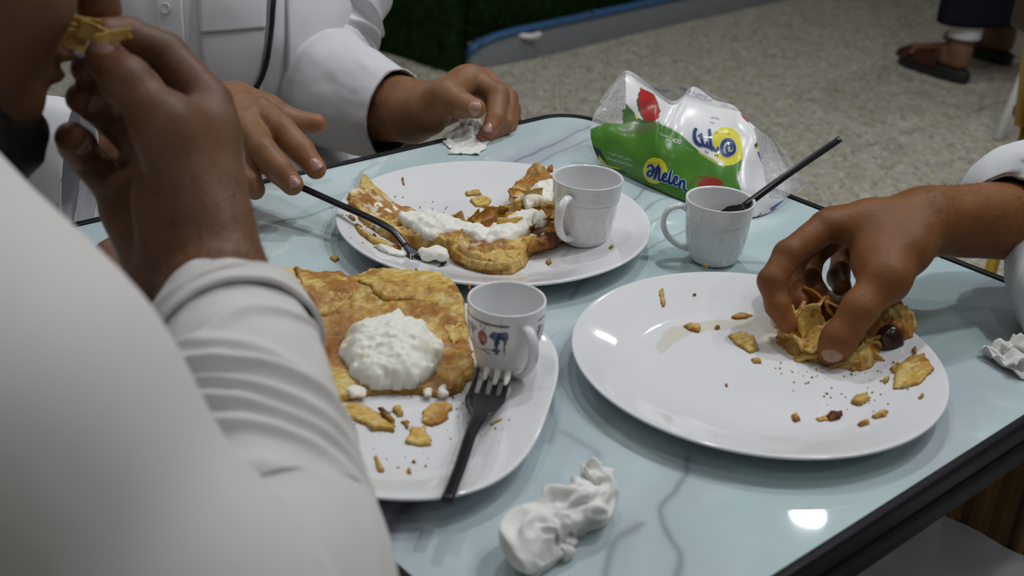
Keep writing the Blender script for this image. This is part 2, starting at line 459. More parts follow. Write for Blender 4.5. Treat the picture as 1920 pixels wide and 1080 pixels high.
f += [(i * nz + nz - 1, (i + 1) * nz + nz - 1, o0 + (i + 1) * 2 + 1, o0 + i * 2 + 1) for i in range(n - 1)]
mesh('turf_face', v, f, turfm, root)
rng = np.random.default_rng(4)
bi = rng.integers(0, n, 14000); bz = rng.integers(0, nz, 14000)
bp = g[bi, bz] + np.c_[rng.normal(0, .02, (14000, 2)), rng.normal(0, .02, 14000)]; bp[:, 2] = np.clip(bp[:, 2], 0.0, None)
nd = np.c_[nrm[bi], np.zeros(14000)] + rng.normal(0, .55, (14000, 3)); nd /= np.linalg.norm(nd, axis=1)[:, None]
sd = np.cross(nd, rng.normal(0, 1, (14000, 3))); sd /= np.linalg.norm(sd, axis=1)[:, None]
tip = bp + nd * rng.uniform(.02, .05, (14000, 1)); tip[:, 2] = np.clip(tip[:, 2], 0.002, None)
v = np.stack([bp - sd * .003, bp + sd * .003, tip], 1).reshape(-1, 3)
tag(mesh('grass_blades', v, np.arange(len(v)).reshape(-1, 3), bladem, root, smooth=False), kind='stuff')

# ------------------------------------------------------------------ the table
TF, TR, TN, TL = V([.0597, 1.3758]), V([.5257, .8566]), V([.0370, .4185]), V([-.4332, .9345])
TC = (TF + TR + TN + TL) / 4
e1 = unit((TF - TL) + (TR - TN)); e2 = unit((TR - TF) + (TN - TL)); e2 = unit(e2 - (e2 @ e1) * e1)
LA, LB = .330, .349
def rrect(a, b, r, k=10):
    out = []
    for sx, sy, s in ((1, 1, 0), (-1, 1, 90), (-1, -1, 180), (1, -1, 270)):
        for t in np.radians(np.linspace(s, s + 90, k)): out.append((sx * (a - r) + r * math.cos(t), sy * (b - r) + r * math.sin(t)))
    return np.array(out)
def tloc(q): q = np.asarray(q, float); return TC + q[..., 0:1] * e1 + q[..., 1:2] * e2
table = empty('table', (*TC, 0), 'square glass topped table with pale marble print and black frame', 'table')
# glass top: grid clipped to the rounded rectangle, print colour held on its vertices
na, nb = 300, 316
gu, gv = np.meshgrid(np.linspace(-LA + .006, LA - .006, na), np.linspace(-LB + .006, LB - .006, nb), indexing='ij')
r = .045; qx = np.abs(gu) - (LA - .006 - r); qy = np.abs(gv) - (LB - .006 - r)
cor = (qx > 0) & (qy > 0); q = np.hypot(qx, qy); sc = np.where(cor & (q > r), r / np.maximum(q, 1e-9), 1)
gu = np.where(cor, np.sign(gu) * (LA - .006 - r + qx * sc), gu); gv = np.where(cor, np.sign(gv) * (LB - .006 - r + qy * sc), gv)
XY = tloc(np.stack([gu, gv], -1)); g3 = np.concatenate([XY, np.full(XY.shape[:2] + (1,), TAB)], -1)
wpt = g3.copy(); w0 = (np.stack([fbm(g3, 7, 11), fbm(g3, 7, 12)], -1) - .5) * .05
wpt[..., :2] += w0
rot = np.stack([wpt[..., 0] * .60 + wpt[..., 1] * .80, (-wpt[..., 0] * .80 + wpt[..., 1] * .60) * 2.2, wpt[..., 2]], -1)
colr = mixc((.475, .605, .62), (.55, .665, .675), sstep(.35, .65, fbm(rot, 6, 21)))
lav = (.55 * sstep(.55, .75, fbm(rot, 5, 31)))[..., None]
colr = colr * (1 - lav) + V((.50, .53, .60)) * lav
ridge = 1 - np.abs(fbm(rot, 5.5, 41, 4) - .5) * 2
mk = sstep(.50, .66, fbm(g3, 5, 51))
vein = sstep(.955, .995, ridge) * mk * .55
halo = np.zeros(XY.shape[:2])
VEINS_AND_SHADE = [([(640, 545), (690, 507), (740, 487), (790, 440)], 5, .85), ([(560, 620), (640, 545)], 4, .5), ([(690, 1075), (735, 1025), (770, 985), (800, 950), (850, 915)], 14, .8), ([(660, 1010), (700, 960), (760, 930)], 26, .6), ([(640, 960), (720, 930), (800, 918)], 26, .5), ([(1075, 700), (1090, 640), (1120, 590)], 22, .30),  # last, broad faint one between the plates: vein plus shadow painted into the print
         ([(1250, 1090), (1222, 960), (1235, 900), (1262, 840)], 4, .55), ([(1130, 1090), (1165, 1030), (1186, 985)], 6, .5), ([(1040, 830), (1060, 790), (1055, 730), (1075, 660)], 8, .4), ([(950, 320), (1010, 275), (1100, 236)], 4, .7), ([(985, 330), (1040, 285), (1130, 250)], 3, .5),
         ([(1150, 440), (1190, 392), (1240, 345), (1300, 330)], 3, .7), ([(1050, 560), (1065, 540), (1110, 500)], 5, .5), ([(1060, 800), (1110, 850), (1110, 900)], 6, .35), ([(1730, 930), (1800, 880), (1880, 860)], 4, .25)]
for pl, w, s in VEINS_AND_SHADE:
    pw = np.array([T(*p)[:2] for p in pl]); d = np.full(XY.shape[:2], 9.)
    for a_, b_ in zip(pw[:-1], pw[1:]):
        e = b_ - a_; t = np.clip(((wpt[..., :2] - a_) @ e) / (e @ e), 0, 1)
        d = np.minimum(d, np.linalg.norm(wpt[..., :2] - a_ - t[..., None] * e, axis=-1))
    ww = w * .00042 * (.4 + 1.4 * fbm(g3, 30, 61))
    vein = np.maximum(vein, s * np.exp(-(d / ww)**2)); halo = np.maximum(halo, .75 * s * np.exp(-(d / (ww * 9 + .002))**2))
halo = (halo * (.4 + 1.1 * fbm(g3, 16, 71)))[..., None]; colr = colr * (1 - halo) + V((.40, .41, .49)) * halo
colr = colr * (1 - .9 * vein)[..., None] + V((.11, .10, .15)) * (.9 * vein)[..., None]
idx = np.arange(na * nb).reshape(na, nb)
f = np.stack([idx[:-1, :-1], idx[1:, :-1], idx[1:, 1:], idx[:-1, 1:]], -1).reshape(-1, 4)
if np.cross(np.r_[e1, 0], np.r_[e2, 0])[2] < 0: f = f[:, ::-1]
top = mat('printed_glass', (.5, .6, .6), .035, .5, attr=True, coat=0)
mesh('glass_top', g3.reshape(-1, 3), f, top, table, smooth=False, col=colr.reshape(-1, 3))
def ring(name, prof, m):
    """prof: list of (inset, z); loops of a rounded rectangle"""
    vs, k = [], None
    for ins, z in prof:
        q = tloc(rrect(LA - ins, LB - ins, max(.05 - ins, .004))); k = len(q); vs.append(np.c_[q, np.full(k, z)])
    fs = [(i * k + j, i * k + (j + 1) % k, (i + 1) * k + (j + 1) % k, (i + 1) * k + j) for i in range(len(prof) - 1) for j in range(k)]
    if np.cross(np.r_[e1, 0], np.r_[e2, 0])[2] > 0: fs = [q[::-1] for q in fs]
    return mesh(name, np.vstack(vs), fs, m, table)
ring('rim', [(.0075, TAB - .001), (.0075, TAB + .0015), (.006, TAB + .0022), (.001, TAB + .0022), (0, TAB + .001), (0, TAB - .013), (.003, TAB - .014), (.05, TAB - .014)], FRAME)
ring('apron', [(.004, TAB - .0135), (.004, TAB - .0185), (.002, TAB - .019), (.001, TAB - .038), (.004, TAB - .039), (.03, TAB - .039), (.03, TAB - .0135)], mat('slate_frame', (.014, .014, .018), .5, .15))
q = tloc(rrect(LA - .012, LB - .012, .03)); k = len(q)
vv = np.vstack([np.c_[q, np.full(k, TAB - .004)], np.c_[q, np.full(k, TAB - .012)]])
fs = [list(range(k)), list(range(2 * k - 1, k - 1, -1))] + [(i, (i + 1) % k, k + (i + 1) % k, k + i) for i in range(k)]
mesh('under_board', vv, fs, mat('dark_board', (.02, .02, .02), .7), table, smooth=False)
woodm = mat('striped_dark_wood', (.040, .020, .010), .5, .3, col2=(.36, .20, .07), vscale=9, stretch=(14, 14, .12), detail=3, bump=.3, bscale=30)
for sx, sy in ((-1, -1), (-1, 1), (1, -1), (1, 1)):
    c = tloc(np.array([sx * (LA - .052), sy * (LB - .052)]))
    v, f = box((*c, (TAB - .04) / 2), (.09, .09, TAB - .04), ax=np.array([[*e1, 0], [*e2, 0], [0, 0, 1]]))
    bevel(mesh('leg', v, f, woodm, table, smooth=False), .006)

# ------------------------------------------------------------------ crockery
PR = [(0, .0046), (.30, .0046), (.56, .0048), (.66, .0064), (.76, .0102), (.88, .0160), (.96, .0198), (.985, .0208), (1.0, .0205), (1.004, .0192), (.99, .0178), (.93, .0145), (.80, .0080), (.68, .0030), (.63, .0008), (.60, 0), (.56, 0), (.54, .0015), (0, .0015)]
def plate_h(t): return np.interp(t, [p[0] for p in PR[:8]], [p[1] for p in PR[:8]])
PLATES = {'far': ((-.0198, .9912), .1415), 'right': ((.1813, .7621), .1352)}
def plate(key, label):
    c, R = PLATES[key]; pr = [(r * R, z) for r, z in PR]
    fine = np.interp(np.linspace(0, len(pr) - 1, 90), range(len(pr)), [p[0] for p in pr]), np.interp(np.linspace(0, len(pr) - 1, 90), range(len(pr)), [p[1] for p in pr])
    v, f = lathe(np.stack(fine, 1), (*c, TAB), 128)
    o = mesh('plate', v, f, CER); tag(o, label, 'plate', 'white dinner plates'); return o
plate('far', 'round white plate holding half eaten cream pastry and a plain white cup')
plate('right', 'round white nearly empty plate that a hand reaches into')
def zplate(key):
    c, R = PLATES[key]
    return lambda x, y: TAB + plate_h(np.hypot(x - c[0], y - c[1]) / R)
# squarish platter
SQ = dict(c=V([-.0865, .6945]), a=.1175, b=.1285, n=3.0, ph=math.radians(-10))
def sq_r(x, y):
    d = np.stack([x - SQ['c'][0], y - SQ['c'][1]], -1); cp, sp = math.cos(SQ['ph']), math.sin(SQ['ph'])
    u = np.abs(d[..., 0] * cp + d[..., 1] * sp) / SQ['a']; w = np.abs(-d[..., 0] * sp + d[..., 1] * cp) / SQ['b']
    return (u**SQ['n'] + w**SQ['n'])**(1 / SQ['n'])
def zsq(x, y): return TAB + plate_h(sq_r(x, y))
th = np.linspace(0, 2 * np.pi, 160, endpoint=False)
rad = 1 / sq_r(SQ['c'][0] + np.cos(th), SQ['c'][1] + np.sin(th))
fine = np.stack([np.interp(np.linspace(0, len(PR) - 1, 90), range(len(PR)), [p[k] for p in PR]) for k in (0, 1)], 1)
v, f = lathe(fine, (*SQ['c'], TAB), 160, rfun=lambda t: rad)
tag(mesh('plate', v, f, CER), 'squarish white plate with a pastry sheet under whipped cream', 'plate', 'white dinner plates')

def cup(name, c, z, h, rr, rb, hang, label, style, tilt=(0, 0)):
    """style: plain (groove and faint facets) or printed"""
    root = empty(name, (*c, z), label, 'cup', 'small white coffee cups')
    seg = 168
    if style == 'plain':
        outer = [(0, .003), (rb * .7, .003), (rb * .86, 0), (rb, .001), (rb * 1.10, .05 * h), (rb * 1.28, .16 * h), (rb * 1.40, .32 * h), (rb * 1.475, .5 * h), (rb * 1.50, .64 * h), (rr * .935, .70 * h), (rr * .915, .712 * h), (rr * .945, .725 * h), (rr * .952, .74 * h), (rr * .962, .83 * h), (rr * .985, .95 * h), (rr, .985 * h), (rr * .995, h), (rr * .965, h)]
    else:
        outer = [(0, .003), (rb * .7, .003), (rb * .86, 0), (rb, .001), (rb * 1.1, .06 * h), (rb * 1.26, .18 * h), (rb * 1.38, .34 * h), (rr * .95, .55 * h), (rr * .985, .75 * h), (rr * .99, .9 * h), (rr * 1.0, .96 * h), (rr, .99 * h), (rr * .985, h), (rr * .955, h)]
    inner = [(rr * .925, .985 * h), (rr * .90, .85 * h), (rr * .84, .5 * h), (rr * .70, .22 * h), (rr * .45, .09 * h), (0, .07 * h)]
    pr = np.array(outer + inner)
    s = np.r_[0, np.cumsum(np.hypot(*np.diff(pr, axis=0).T))]; k = 150
    sm = np.linspace(0, s[-1], k); fine = np.stack([np.interp(sm, s, pr[:, 0]), np.interp(sm, s, pr[:, 1])], 1)
    v, f = lathe(fine, (0, 0, 0), seg)
    th = np.arctan2(v[:, 1], v[:, 0]); zz = v[:, 2] / h; rad_ = np.hypot(v[:, 0], v[:, 1])
    prof_out = np.interp(v[:, 2], [p[1] for p in outer[3:-1]], [p[0] for p in outer[3:-1]])
    isout = rad_ > prof_out - .0012
    col = np.broadcast_to(V((.80, .80, .81)), v.shape).copy()
    if style == 'plain':       # faceted lower body
        w = sstep(.04, .2, zz) * (1 - sstep(.55, .68, zz)) * isout
        a_ = (th * 9 / np.pi + zz * 2.2) % 1.0; b_ = (th * 9 / np.pi - zz * 2.2) % 1.0
        dd = (np.abs(a_ - .5) + np.abs(b_ - .5)) * .0009 * w
        v[:, 0] -= np.cos(th) * dd; v[:, 1] -= np.sin(th) * dd
        gr = np.exp(-((zz - .712) / .012)**2) * isout
    else:
        cups_print(th - hang, zz, isout, col)
    body = mesh('body', v + V([*c, z]), f, CERC, root, col=col)
    # handle
    d = V([math.cos(hang), math.sin(hang), 0])
    if style == 'plain': hp = [(rr * .90, .80 * h), (rr * 1.16, .845 * h), (rr * 1.46, .76 * h), (rr * 1.56, .56 * h), (rr * 1.40, .36 * h), (rr * 1.08, .22 * h), (rb * 1.22, .17 * h)]
    else: hp = [(rr * .92, .80 * h), (rr * 1.2, .81 * h), (rr * 1.42, .68 * h), (rr * 1.42, .48 * h), (rr * 1.2, .28 * h), (rr * .98, .17 * h), (rb * 1.15, .12 * h)]
    path = np.array([V([*c, z]) + d * a_ + V([0, 0, b_]) for a_, b_ in hp])
    rs = [(.0030, .0044)] + [(.0027, .0040)] * 5 + [(.0032, .0046)]
    mesh('handle', *tube(path, rs, 14, up=(0, 0, 1), n=40), CER, root)
    return root
def cups_print(t, z, out, col):
    """band of red and blue flowers between thin lines, repeated round the cup; t is measured from the handle"""
    t = (t + np.pi) % (2 * np.pi) - np.pi
    RED, BLU, NAV, GRN, BRN = V((.30, .035, .03)), V((.045, .07, .19)), V((.05, .05, .09)), V((.14, .17, .10)), V((.12, .07, .07))
    far = (np.abs(t) > .42) & out
    def put(m, c): col[m & out] = c
    for z0 in (.865, .845): put((np.abs(z - z0) < .0055) & far, BRN)
    put((np.abs(z - .405) < .006) & far, NAV)
    per = 1.02
    for k, t0_ in enumerate(np.arange(-3 * per - .12, 3.2, per)):
        u = (t - t0_); u = (u + np.pi) % (2 * np.pi) - np.pi
        ok = far
        # red pomegranate
        x, y = u / .155, (z - .645) / .105
        put((x * x + y * y < 1) & ok, RED); put((np.hypot(x - .15, y + .15) < .42) & ok, V((.55, .25, .22))); put((np.hypot(x, y + .8) < .35) & ok, NAV)
        for s in (-1, 1):
            cx = s * (.03 + .55 * np.clip(z - .74, 0, .12)); put((np.abs(u - cx) < .014) & (z > .73) & (z < .83) & ok, BRN)
        # blue carnation
        x, y = (u - .40) / .20, (z - .70) / .075
        put((x * x + y * y < 1) & (y > -.45) & ok, BLU); put((np.abs(x) < .48 * (1 - np.clip((.70 - z) / .22, 0, 1)) + .05) & (z < .72) & (z > .50) & ok, BLU)
        put((np.abs(u - .40) < .05 * np.clip((.49 - z) / .05, 0, 1) + .012) & (z < .52) & (z > .44) & ok, BRN)
        put((np.abs(u - .40) < .11 - .8 * np.abs(z - .505)) & (np.abs(z - .505) < .03) & ok, V((.16, .13, .2)))
        # blue bud with a brown fleck
        x, y = (u + .40) / .12, (z - .72) / .07
        put((x * x + y * y < 1) & ok, V((.10, .12, .22))); put((np.abs(u + .40) < .06 * np.clip((z - .50) / .2, 0.15, 1)) & (z < .72) & (z > .48) & ok, NAV)
        put((np.hypot((u + .24) / .05, (z - .73) / .035) < 1) & ok, V((.40, .22, .08)))
        # stems
        put((np.abs(z - .47 - .025 * np.sin(u * 7)) < .007) & (np.abs(u) < .42) & ok, GRN); put((np.abs(z - .44 + .16 * (u - .1)) < .010) & (u > -.05) & (u < .22) & ok, NAV)
fc, rc, nc = T(1093, 449, TAB + .006)[:2], T(1336, 487, TAB)[:2], T(944, 690, TAB + .009)[:2]
cup('coffee_cup', fc, float(zplate('far')(*fc)), .0615, .0315, .0190, math.atan2(-.86, -.50), 'plain white cup standing on the far plate beside the pastry', 'plain')
cup('coffee_cup', rc, TAB, .0590, .0305, .0190, math.atan2(.02, -1), 'plain white cup on bare table with a black spoon in it', 'plain')
cup('coffee_cup', nc, float(zsq(*nc)), .0575, .0278, .0165, math.atan2(-.86, .50), 'white cup printed with a red and blue flower band', 'printed')

# ------------------------------------------------------------------ food, cutlery, tissues
YEL, PALE, BRN_, DRK, CRM = V((.60, .375, .075)), V((.68, .53, .21)), V((.34, .125, .014)), V((.10, .028, .007)), V((.85, .84, .76))
def heap(name, poly, zf, hf, cf, m, parent=None, cell=.0011, jag=.0012, jf=180, seed=0, zp=None, lift=.0003, world=False):
    """a low solid laid on a surface: outline poly in photo pixels, top height hf(x, y, inset), colour cf(points, inset, height)"""
    if world: pw = np.asarray(poly, float)
    else: pw = np.array([T(*p, TAB + .006 if zp is None else zp)[:2] for p in poly])
    lo, hi = pw.min(0) - .004, pw.max(0) + .004
    nx, ny = np.maximum(np.ceil((hi - lo) / cell).astype(int) + 1, 4)
    X, Y = np.meshgrid(np.linspace(lo[0], hi[0], nx), np.linspace(lo[1], hi[1], ny), indexing='ij')
    p3 = np.stack([X, Y, np.zeros_like(X)], -1)
    d = -poly_sd(X, Y, pw) + (fbm(p3, jf, seed + 5, 3) - .5) * 2 * jag
    ins = d > 0
    q = ins[:-1, :-1] & ins[1:, :-1] & ins[1:, 1:] & ins[:-1, 1:]
    if not q.any(): return None
    dd = np.clip(d, 0, None)
    zb = zf(X, Y) + lift; h = np.maximum(hf(p3, dd), .00015)
    ids = np.arange(nx * ny).reshape(nx, ny); n = nx * ny
    top = np.stack([X, Y, zb + h], -1).reshape(-1, 3); bot = np.stack([X, Y, zb], -1).reshape(-1, 3)
    A, B, C_, D_ = ids[:-1, :-1][q], ids[1:, :-1][q], ids[1:, 1:][q], ids[:-1, 1:][q]
    f = [np.stack([A, B, C_, D_], 1), np.stack([D_, C_, B, A], 1) + n]
    qp = np.pad(q, 1)
    for (dx, dy, a, b) in ((-1, 0, D_, A), (1, 0, B, C_), (0, -1, A, B), (0, 1, C_, D_)):
        s = ~qp[1 + dx:qp.shape[0] - 1 + dx, 1 + dy:qp.shape[1] - 1 + dy][q]
        f.append(np.stack([a[s], a[s] + n, b[s] + n, b[s]], 1))
    f = np.vstack(f)
    c = cf(p3, dd, h).reshape(-1, 3)
    vs = np.vstack([top, bot]); cs = np.vstack([c, c * .9])
    u, inv = np.unique(f, return_inverse=True)
    return mesh(name, vs[u], inv.reshape(f.shape), m, parent, col=cs[u])
def pastry_h(th, seed, edge=.004, rough=.003):
    return lambda p, d: th * sstep(0, edge, d) * (.55 + .45 * sstep(.2, .8, fbm(p, 60, seed))) + rough * (np.abs(fbm(p, 110, seed + 3, 4) - .5) * 2) * sstep(0, edge, d) + .0025 * np.floor(4 * fbm(p, 38, seed + 8, 3)) / 4 * sstep(0, edge, d)
def pastry_c(seed, brown=.5, dark=.0, cream=0.0, edge=.35):
    def c(p, d, h):
        n1, n2 = fbm(p, 45, seed + 1, 5), .6 * fbm(np.stack([p[..., 0] * .8 + p[..., 1] * .6, (p[..., 1] * .8 - p[..., 0] * .6) * 3.2, p[..., 2]], -1), 110, seed + 2, 4) + .4 * fbm(p, 260, seed + 12, 3)
        k = mixc(PALE, YEL, sstep(.35, .6, n2)); n1 = .68 * n1 + .32 * fbm(p, 190, seed + 14, 4)
        b = np.clip(sstep(.54 - .25 * brown, .78 - .25 * brown, n1) + edge * (1 - sstep(0, .004, d)), 0, 1)
        k = mixc_(k, BRN_, b * .9)
        k = mixc_(k, DRK, np.clip(sstep(.72 - .35 * dark, .9 - .35 * dark, fbm(p, 70, seed + 4)), 0, 1) * min(1, dark * 2))
        return mixc_(k, CRM, sstep(.70 - .4 * cream, .78 - .4 * cream, fbm(p, 85, seed + 6)) * min(1, cream * 3))
    return c
def mixc_(a, b, t): return a * (1 - t[..., None]) + V(b) * t[..., None]
def cream_h(H, seed, R=.03, lump=.4, base=.001):
    return lambda p, d: base + H * np.sqrt(np.clip(1 - (1 - np.clip(d / R, 0, 1))**2, 0, 1)) * (1 - lump + lump * 1.6 * fbm(p, 75, seed, 4)) + sstep(0, .004, d) * (.0030 * (fbm(p, 210, seed + 9, 4) - .3) + .0075 * np.abs(fbm(p, 62, seed + 2, 3) - .5))
def cream_c(seed, dirty=.0):
    return lambda p, d, h: mixc_(np.broadcast_to(CRM, p.shape) * 1.0, (.80, .68, .40), np.clip(sstep(.62 - dirty, .8 - dirty, fbm(p, 60, seed)) * .5 + dirty * 1.5 * (1 - sstep(0, .005, d)), 0, 1))

# near platter: pastry sheet, cream on top, broken flakes
zq = zsq
sheet = heap('pastry_sheet', [(520, 540), (548, 537), (600, 549), (645, 553), (655, 560), (690, 546), (720, 548), (770, 546), (825, 554), (856, 572), (870, 598), (880, 640), (897, 680), (896, 706), (872, 716), (868, 735), (845, 742), (812, 744), (770, 738), (720, 738), (664, 748), (630, 756), (606, 735), (592, 700), (575, 660), (550, 620), (525, 590)],
     zq, pastry_h(.0085, 3, .003, .0022), lambda p, d, h: sheet_col(p, d), PASTRY, seed=3, jag=.0022, jf=110)if False else None
def sheet_col(p, d):
    c = pastry_c(3, .40, .05, .05)(p, d, None)
    w = T(640, 660, TAB + .006)[:2]; w2 = T(820, 735, TAB + .006)[:2]
    near = np.minimum(np.hypot(p[..., 0] - w[0], (p[..., 1] - w[1]) * .7) , np.hypot(p[..., 0] - w2[0], p[..., 1] - w2[1]))
    c = mixc_(c, BRN_, (1 - sstep(.008, .040, near + (fbm(p, 60, 77) - .5) * .05)) * .8)
    c = mixc_(c, DRK, (1 - sstep(.0, .022, near + (fbm(p, 90, 78) - .5) * .05)) * .55)
    return c
near_food = empty('cream_pastry', T(740, 660, TAB + .005), 'flat golden pastry sheet under whipped cream mound on squarish plate', 'food')
SHEET = [(520, 540), (548, 537), (600, 549), (645, 553), (655, 560), (690, 546), (720, 548), (770, 546), (825, 554), (856, 572), (870, 598), (880, 640), (897, 680), (896, 706), (872, 716), (868, 735), (845, 742), (812, 744), (770, 738), (720, 738), (664, 748), (630, 756), (606, 735), (592, 700), (575, 660), (550, 620), (525, 590)]
heap('pastry_sheet', SHEET, zq, pastry_h(.0055, 3, .003, .0022), lambda p, d, h: sheet_col(p, d), PASTRY, near_food, seed=3, jag=.0022, jf=110)
heap('pastry_layer', [(690, 549), (770, 549), (825, 556), (853, 575), (866, 600), (872, 640), (850, 660), (830, 640), (815, 610), (770, 598), (720, 596), (690, 585), (668, 570)], lambda x, y: zq(x, y) + .0048, pastry_h(.0014, 9, .002, .0012), pastry_c(9, .22, 0, 0, .1), PASTRY, near_food, seed=9, jag=.003, jf=90)
heap('pastry_layer', [(552, 545), (610, 556), (655, 566), (668, 590), (640, 612), (600, 620), (570, 590)], lambda x, y: zq(x, y) + .0048, pastry_h(.0016, 19, .002, .0014), pastry_c(19, .62, 0, 0, .2), PASTRY, near_food, seed=19, jag=.003, jf=90)
heap('cream', [(636, 690), (640, 668), (652, 650), (668, 640), (690, 632), (715, 624), (752, 622), (785, 630), (808, 642), (824, 660), (826, 690), (818, 712), (800, 722), (780, 738), (752, 744), (720, 738), (696, 741), (668, 734), (655, 720)], lambda x, y: zq(x, y) + .0045, cream_h(.023, 21, .042, .30), cream_c(22), CREAM, near_food, seed=21, jag=.006, jf=70)
heap('cream', [(640, 735), (665, 728), (692, 738), (684, 750), (655, 752)], lambda x, y: zq(x, y) + .003, cream_h(.001, 25, .006), cream_c(26, .1), CREAM, near_food, seed=25, jag=.002)
heap('cream', [(818, 735), (834, 732), (842, 748), (830, 757), (818, 750)], lambda x, y: zq(x, y) + .003, cream_h(.002, 27, .007), cream_c(28), CREAM, near_food, seed=27, jag=.003)
heap('cream', [(790, 736), (812, 734), (812, 750), (795, 752)], lambda x, y: zq(x, y) + .003, cream_h(.001, 29, .005), cream_c(30, .1), CREAM, near_food, seed=29)
heap('cream', [(878, 650), (895, 660), (902, 690), (888, 700), (876, 680)], zq, cream_h(.004, 31, .006), cream_c(32), CREAM, near_food, seed=31)
def flake(poly, zf, seed, label, name='pastry_flake', th=.0018, brown=.5, dark=0., cream=0., group=None, jag=.0026, zp=None, cell=.0009):
    o = heap(name, poly, zf, pastry_h(th, seed, .0015, .0014), pastry_c(seed, brown, dark, cream, .25), PASTRY, None, seed=seed, jag=jag, jf=160, cell=cell, zp=zp)
    if o: tag(o, label, 'food', group)
    return o
G1 = 'loose pastry flakes on the squarish plate'
flake([(634, 762), (660, 756), (705, 768), (742, 790), (738, 806), (700, 805), (665, 788), (634, 782)], zq, 41, 'pale jagged pastry flake just below the pastry sheet, beside the sleeve', brown=.35, group=G1)
flake([(806, 757), (842, 748), (850, 765), (840, 785), (812, 800), (785, 790), (790, 770)], zq, 43, 'brown and yellow pastry flake near the fork head', brown=.75, dark=.2, group=G1)
flake([(772, 800), (800, 796), (806, 815), (810, 834), (785, 838), (756, 828)], zq, 45, 'pale yellow pastry flake lowest of those near the fork', brown=.15, group=G1)
flake([(705, 768), (722, 775), (742, 793), (736, 800), (716, 788)], lambda x, y: zq(x, y) + .003, 47, 'dark brown pastry sliver lying over the pale flake', brown=1., dark=.8, group=G1, jag=.0006)
flake([(736, 764), (752, 760), (758, 772), (744, 782)], zq, 49, 'small orange pastry bit below the cream mound', brown=.7, group=G1)
flake([(750, 790), (765, 786), (772, 800), (758, 803)], zq, 51, 'small brown pastry bit between the two larger flakes', brown=.8, group=G1)
flake([(700, 854), (708, 852), (722, 884), (716, 890), (707, 886)], zq, 53, 'thin yellow pastry strip near the plate edge', brown=.2, group=G1, jag=.0004)
flake([(762, 884), (770, 882), (773, 892), (764, 894)], zq, 55, 'small orange crumb beside the yellow strip, nearer the plate edge', brown=.7, group=G1, jag=.0006)
flake([(771, 862), (779, 860), (781, 867), (773, 869)], zq, 57, 'tiny brown crumb above the small orange crumb', brown=.9, dark=.3, group=G1, jag=.0005)
flake([(873, 568), (881, 566), (884, 574), (876, 577)], zq, 59, 'tiny orange crumb beside the printed cup rim', brown=.7, group=G1, jag=.0005)
flake([(915, 800), (938, 792), (945, 797), (925, 806)], zq, 61, 'pale yellow smear of pastry right of the fork handle', brown=.1, group=G1, th=.001)

# far plate: eaten pastry with cream
zfp = zplate('far')
far_food = empty('cream_pastry', T(900, 440, TAB + .005), 'half eaten flaky pastry smeared with cream on the far plate', 'food')
heap('pastry_sheet', [(700, 440), (760, 440), (830, 440), (900, 425), (940, 405), (975, 375), (1000, 368), (1035, 375), (1050, 400), (1062, 445), (1040, 465), (1000, 475), (985, 500), (960, 517), (915, 516), (880, 506), (850, 492), (838, 478), (800, 468), (740, 462)], zfp, pastry_h(.014, 71, .006, .005), pastry_c(71, .55, .25, .12), PASTRY, far_food, seed=71, jag=.003, jf=90)
heap('pastry_layer', [(652, 392), (680, 372), (700, 385), (740, 395), (800, 408), (840, 420), (830, 445), (780, 452), (720, 450), (680, 432), (655, 412)], zfp, pastry_h(.006, 73, .003, .005), pastry_c(73, .45, .1, .2), PASTRY, far_food, seed=73, jag=.004, jf=90)
heap('pastry_layer', [(955, 380), (985, 352), (1010, 350), (1042, 365), (1048, 395), (1010, 410), (975, 420), (950, 420)], lambda x, y: zfp(x, y) + .006, pastry_h(.014, 75, .005, .005), pastry_c(75, .6, .2, .15), PASTRY, far_food, seed=75, jag=.003, jf=90)
heap('pastry_layer', [(838, 478), (870, 470), (900, 480), (905, 500), (940, 512), (980, 492), (990, 480), (960, 516), (915, 517), (878, 507), (850, 494)], lambda x, y: zfp(x, y) + .004, pastry_h(.006, 77, .003, .002), pastry_c(77, .3, .1, 0), PASTRY, far_food, seed=77)
heap('pastry_layer', [(995, 455), (1040, 430), (1068, 445), (1060, 462), (1020, 480), (985, 486)], lambda x, y: zfp(x, y) + .007, pastry_h(.008, 79, .003, .004), pastry_c(79, .95, .85, 0), PASTRY, far_food, seed=79)
heap('pastry_layer', [(935, 470), (975, 455), (995, 468), (985, 490), (965, 510), (945, 500)], lambda x, y: zfp(x, y) + .008, pastry_h(.004, 83, .003, .002), pastry_c(83, .1, .0, 0), PASTRY, far_food, seed=83)
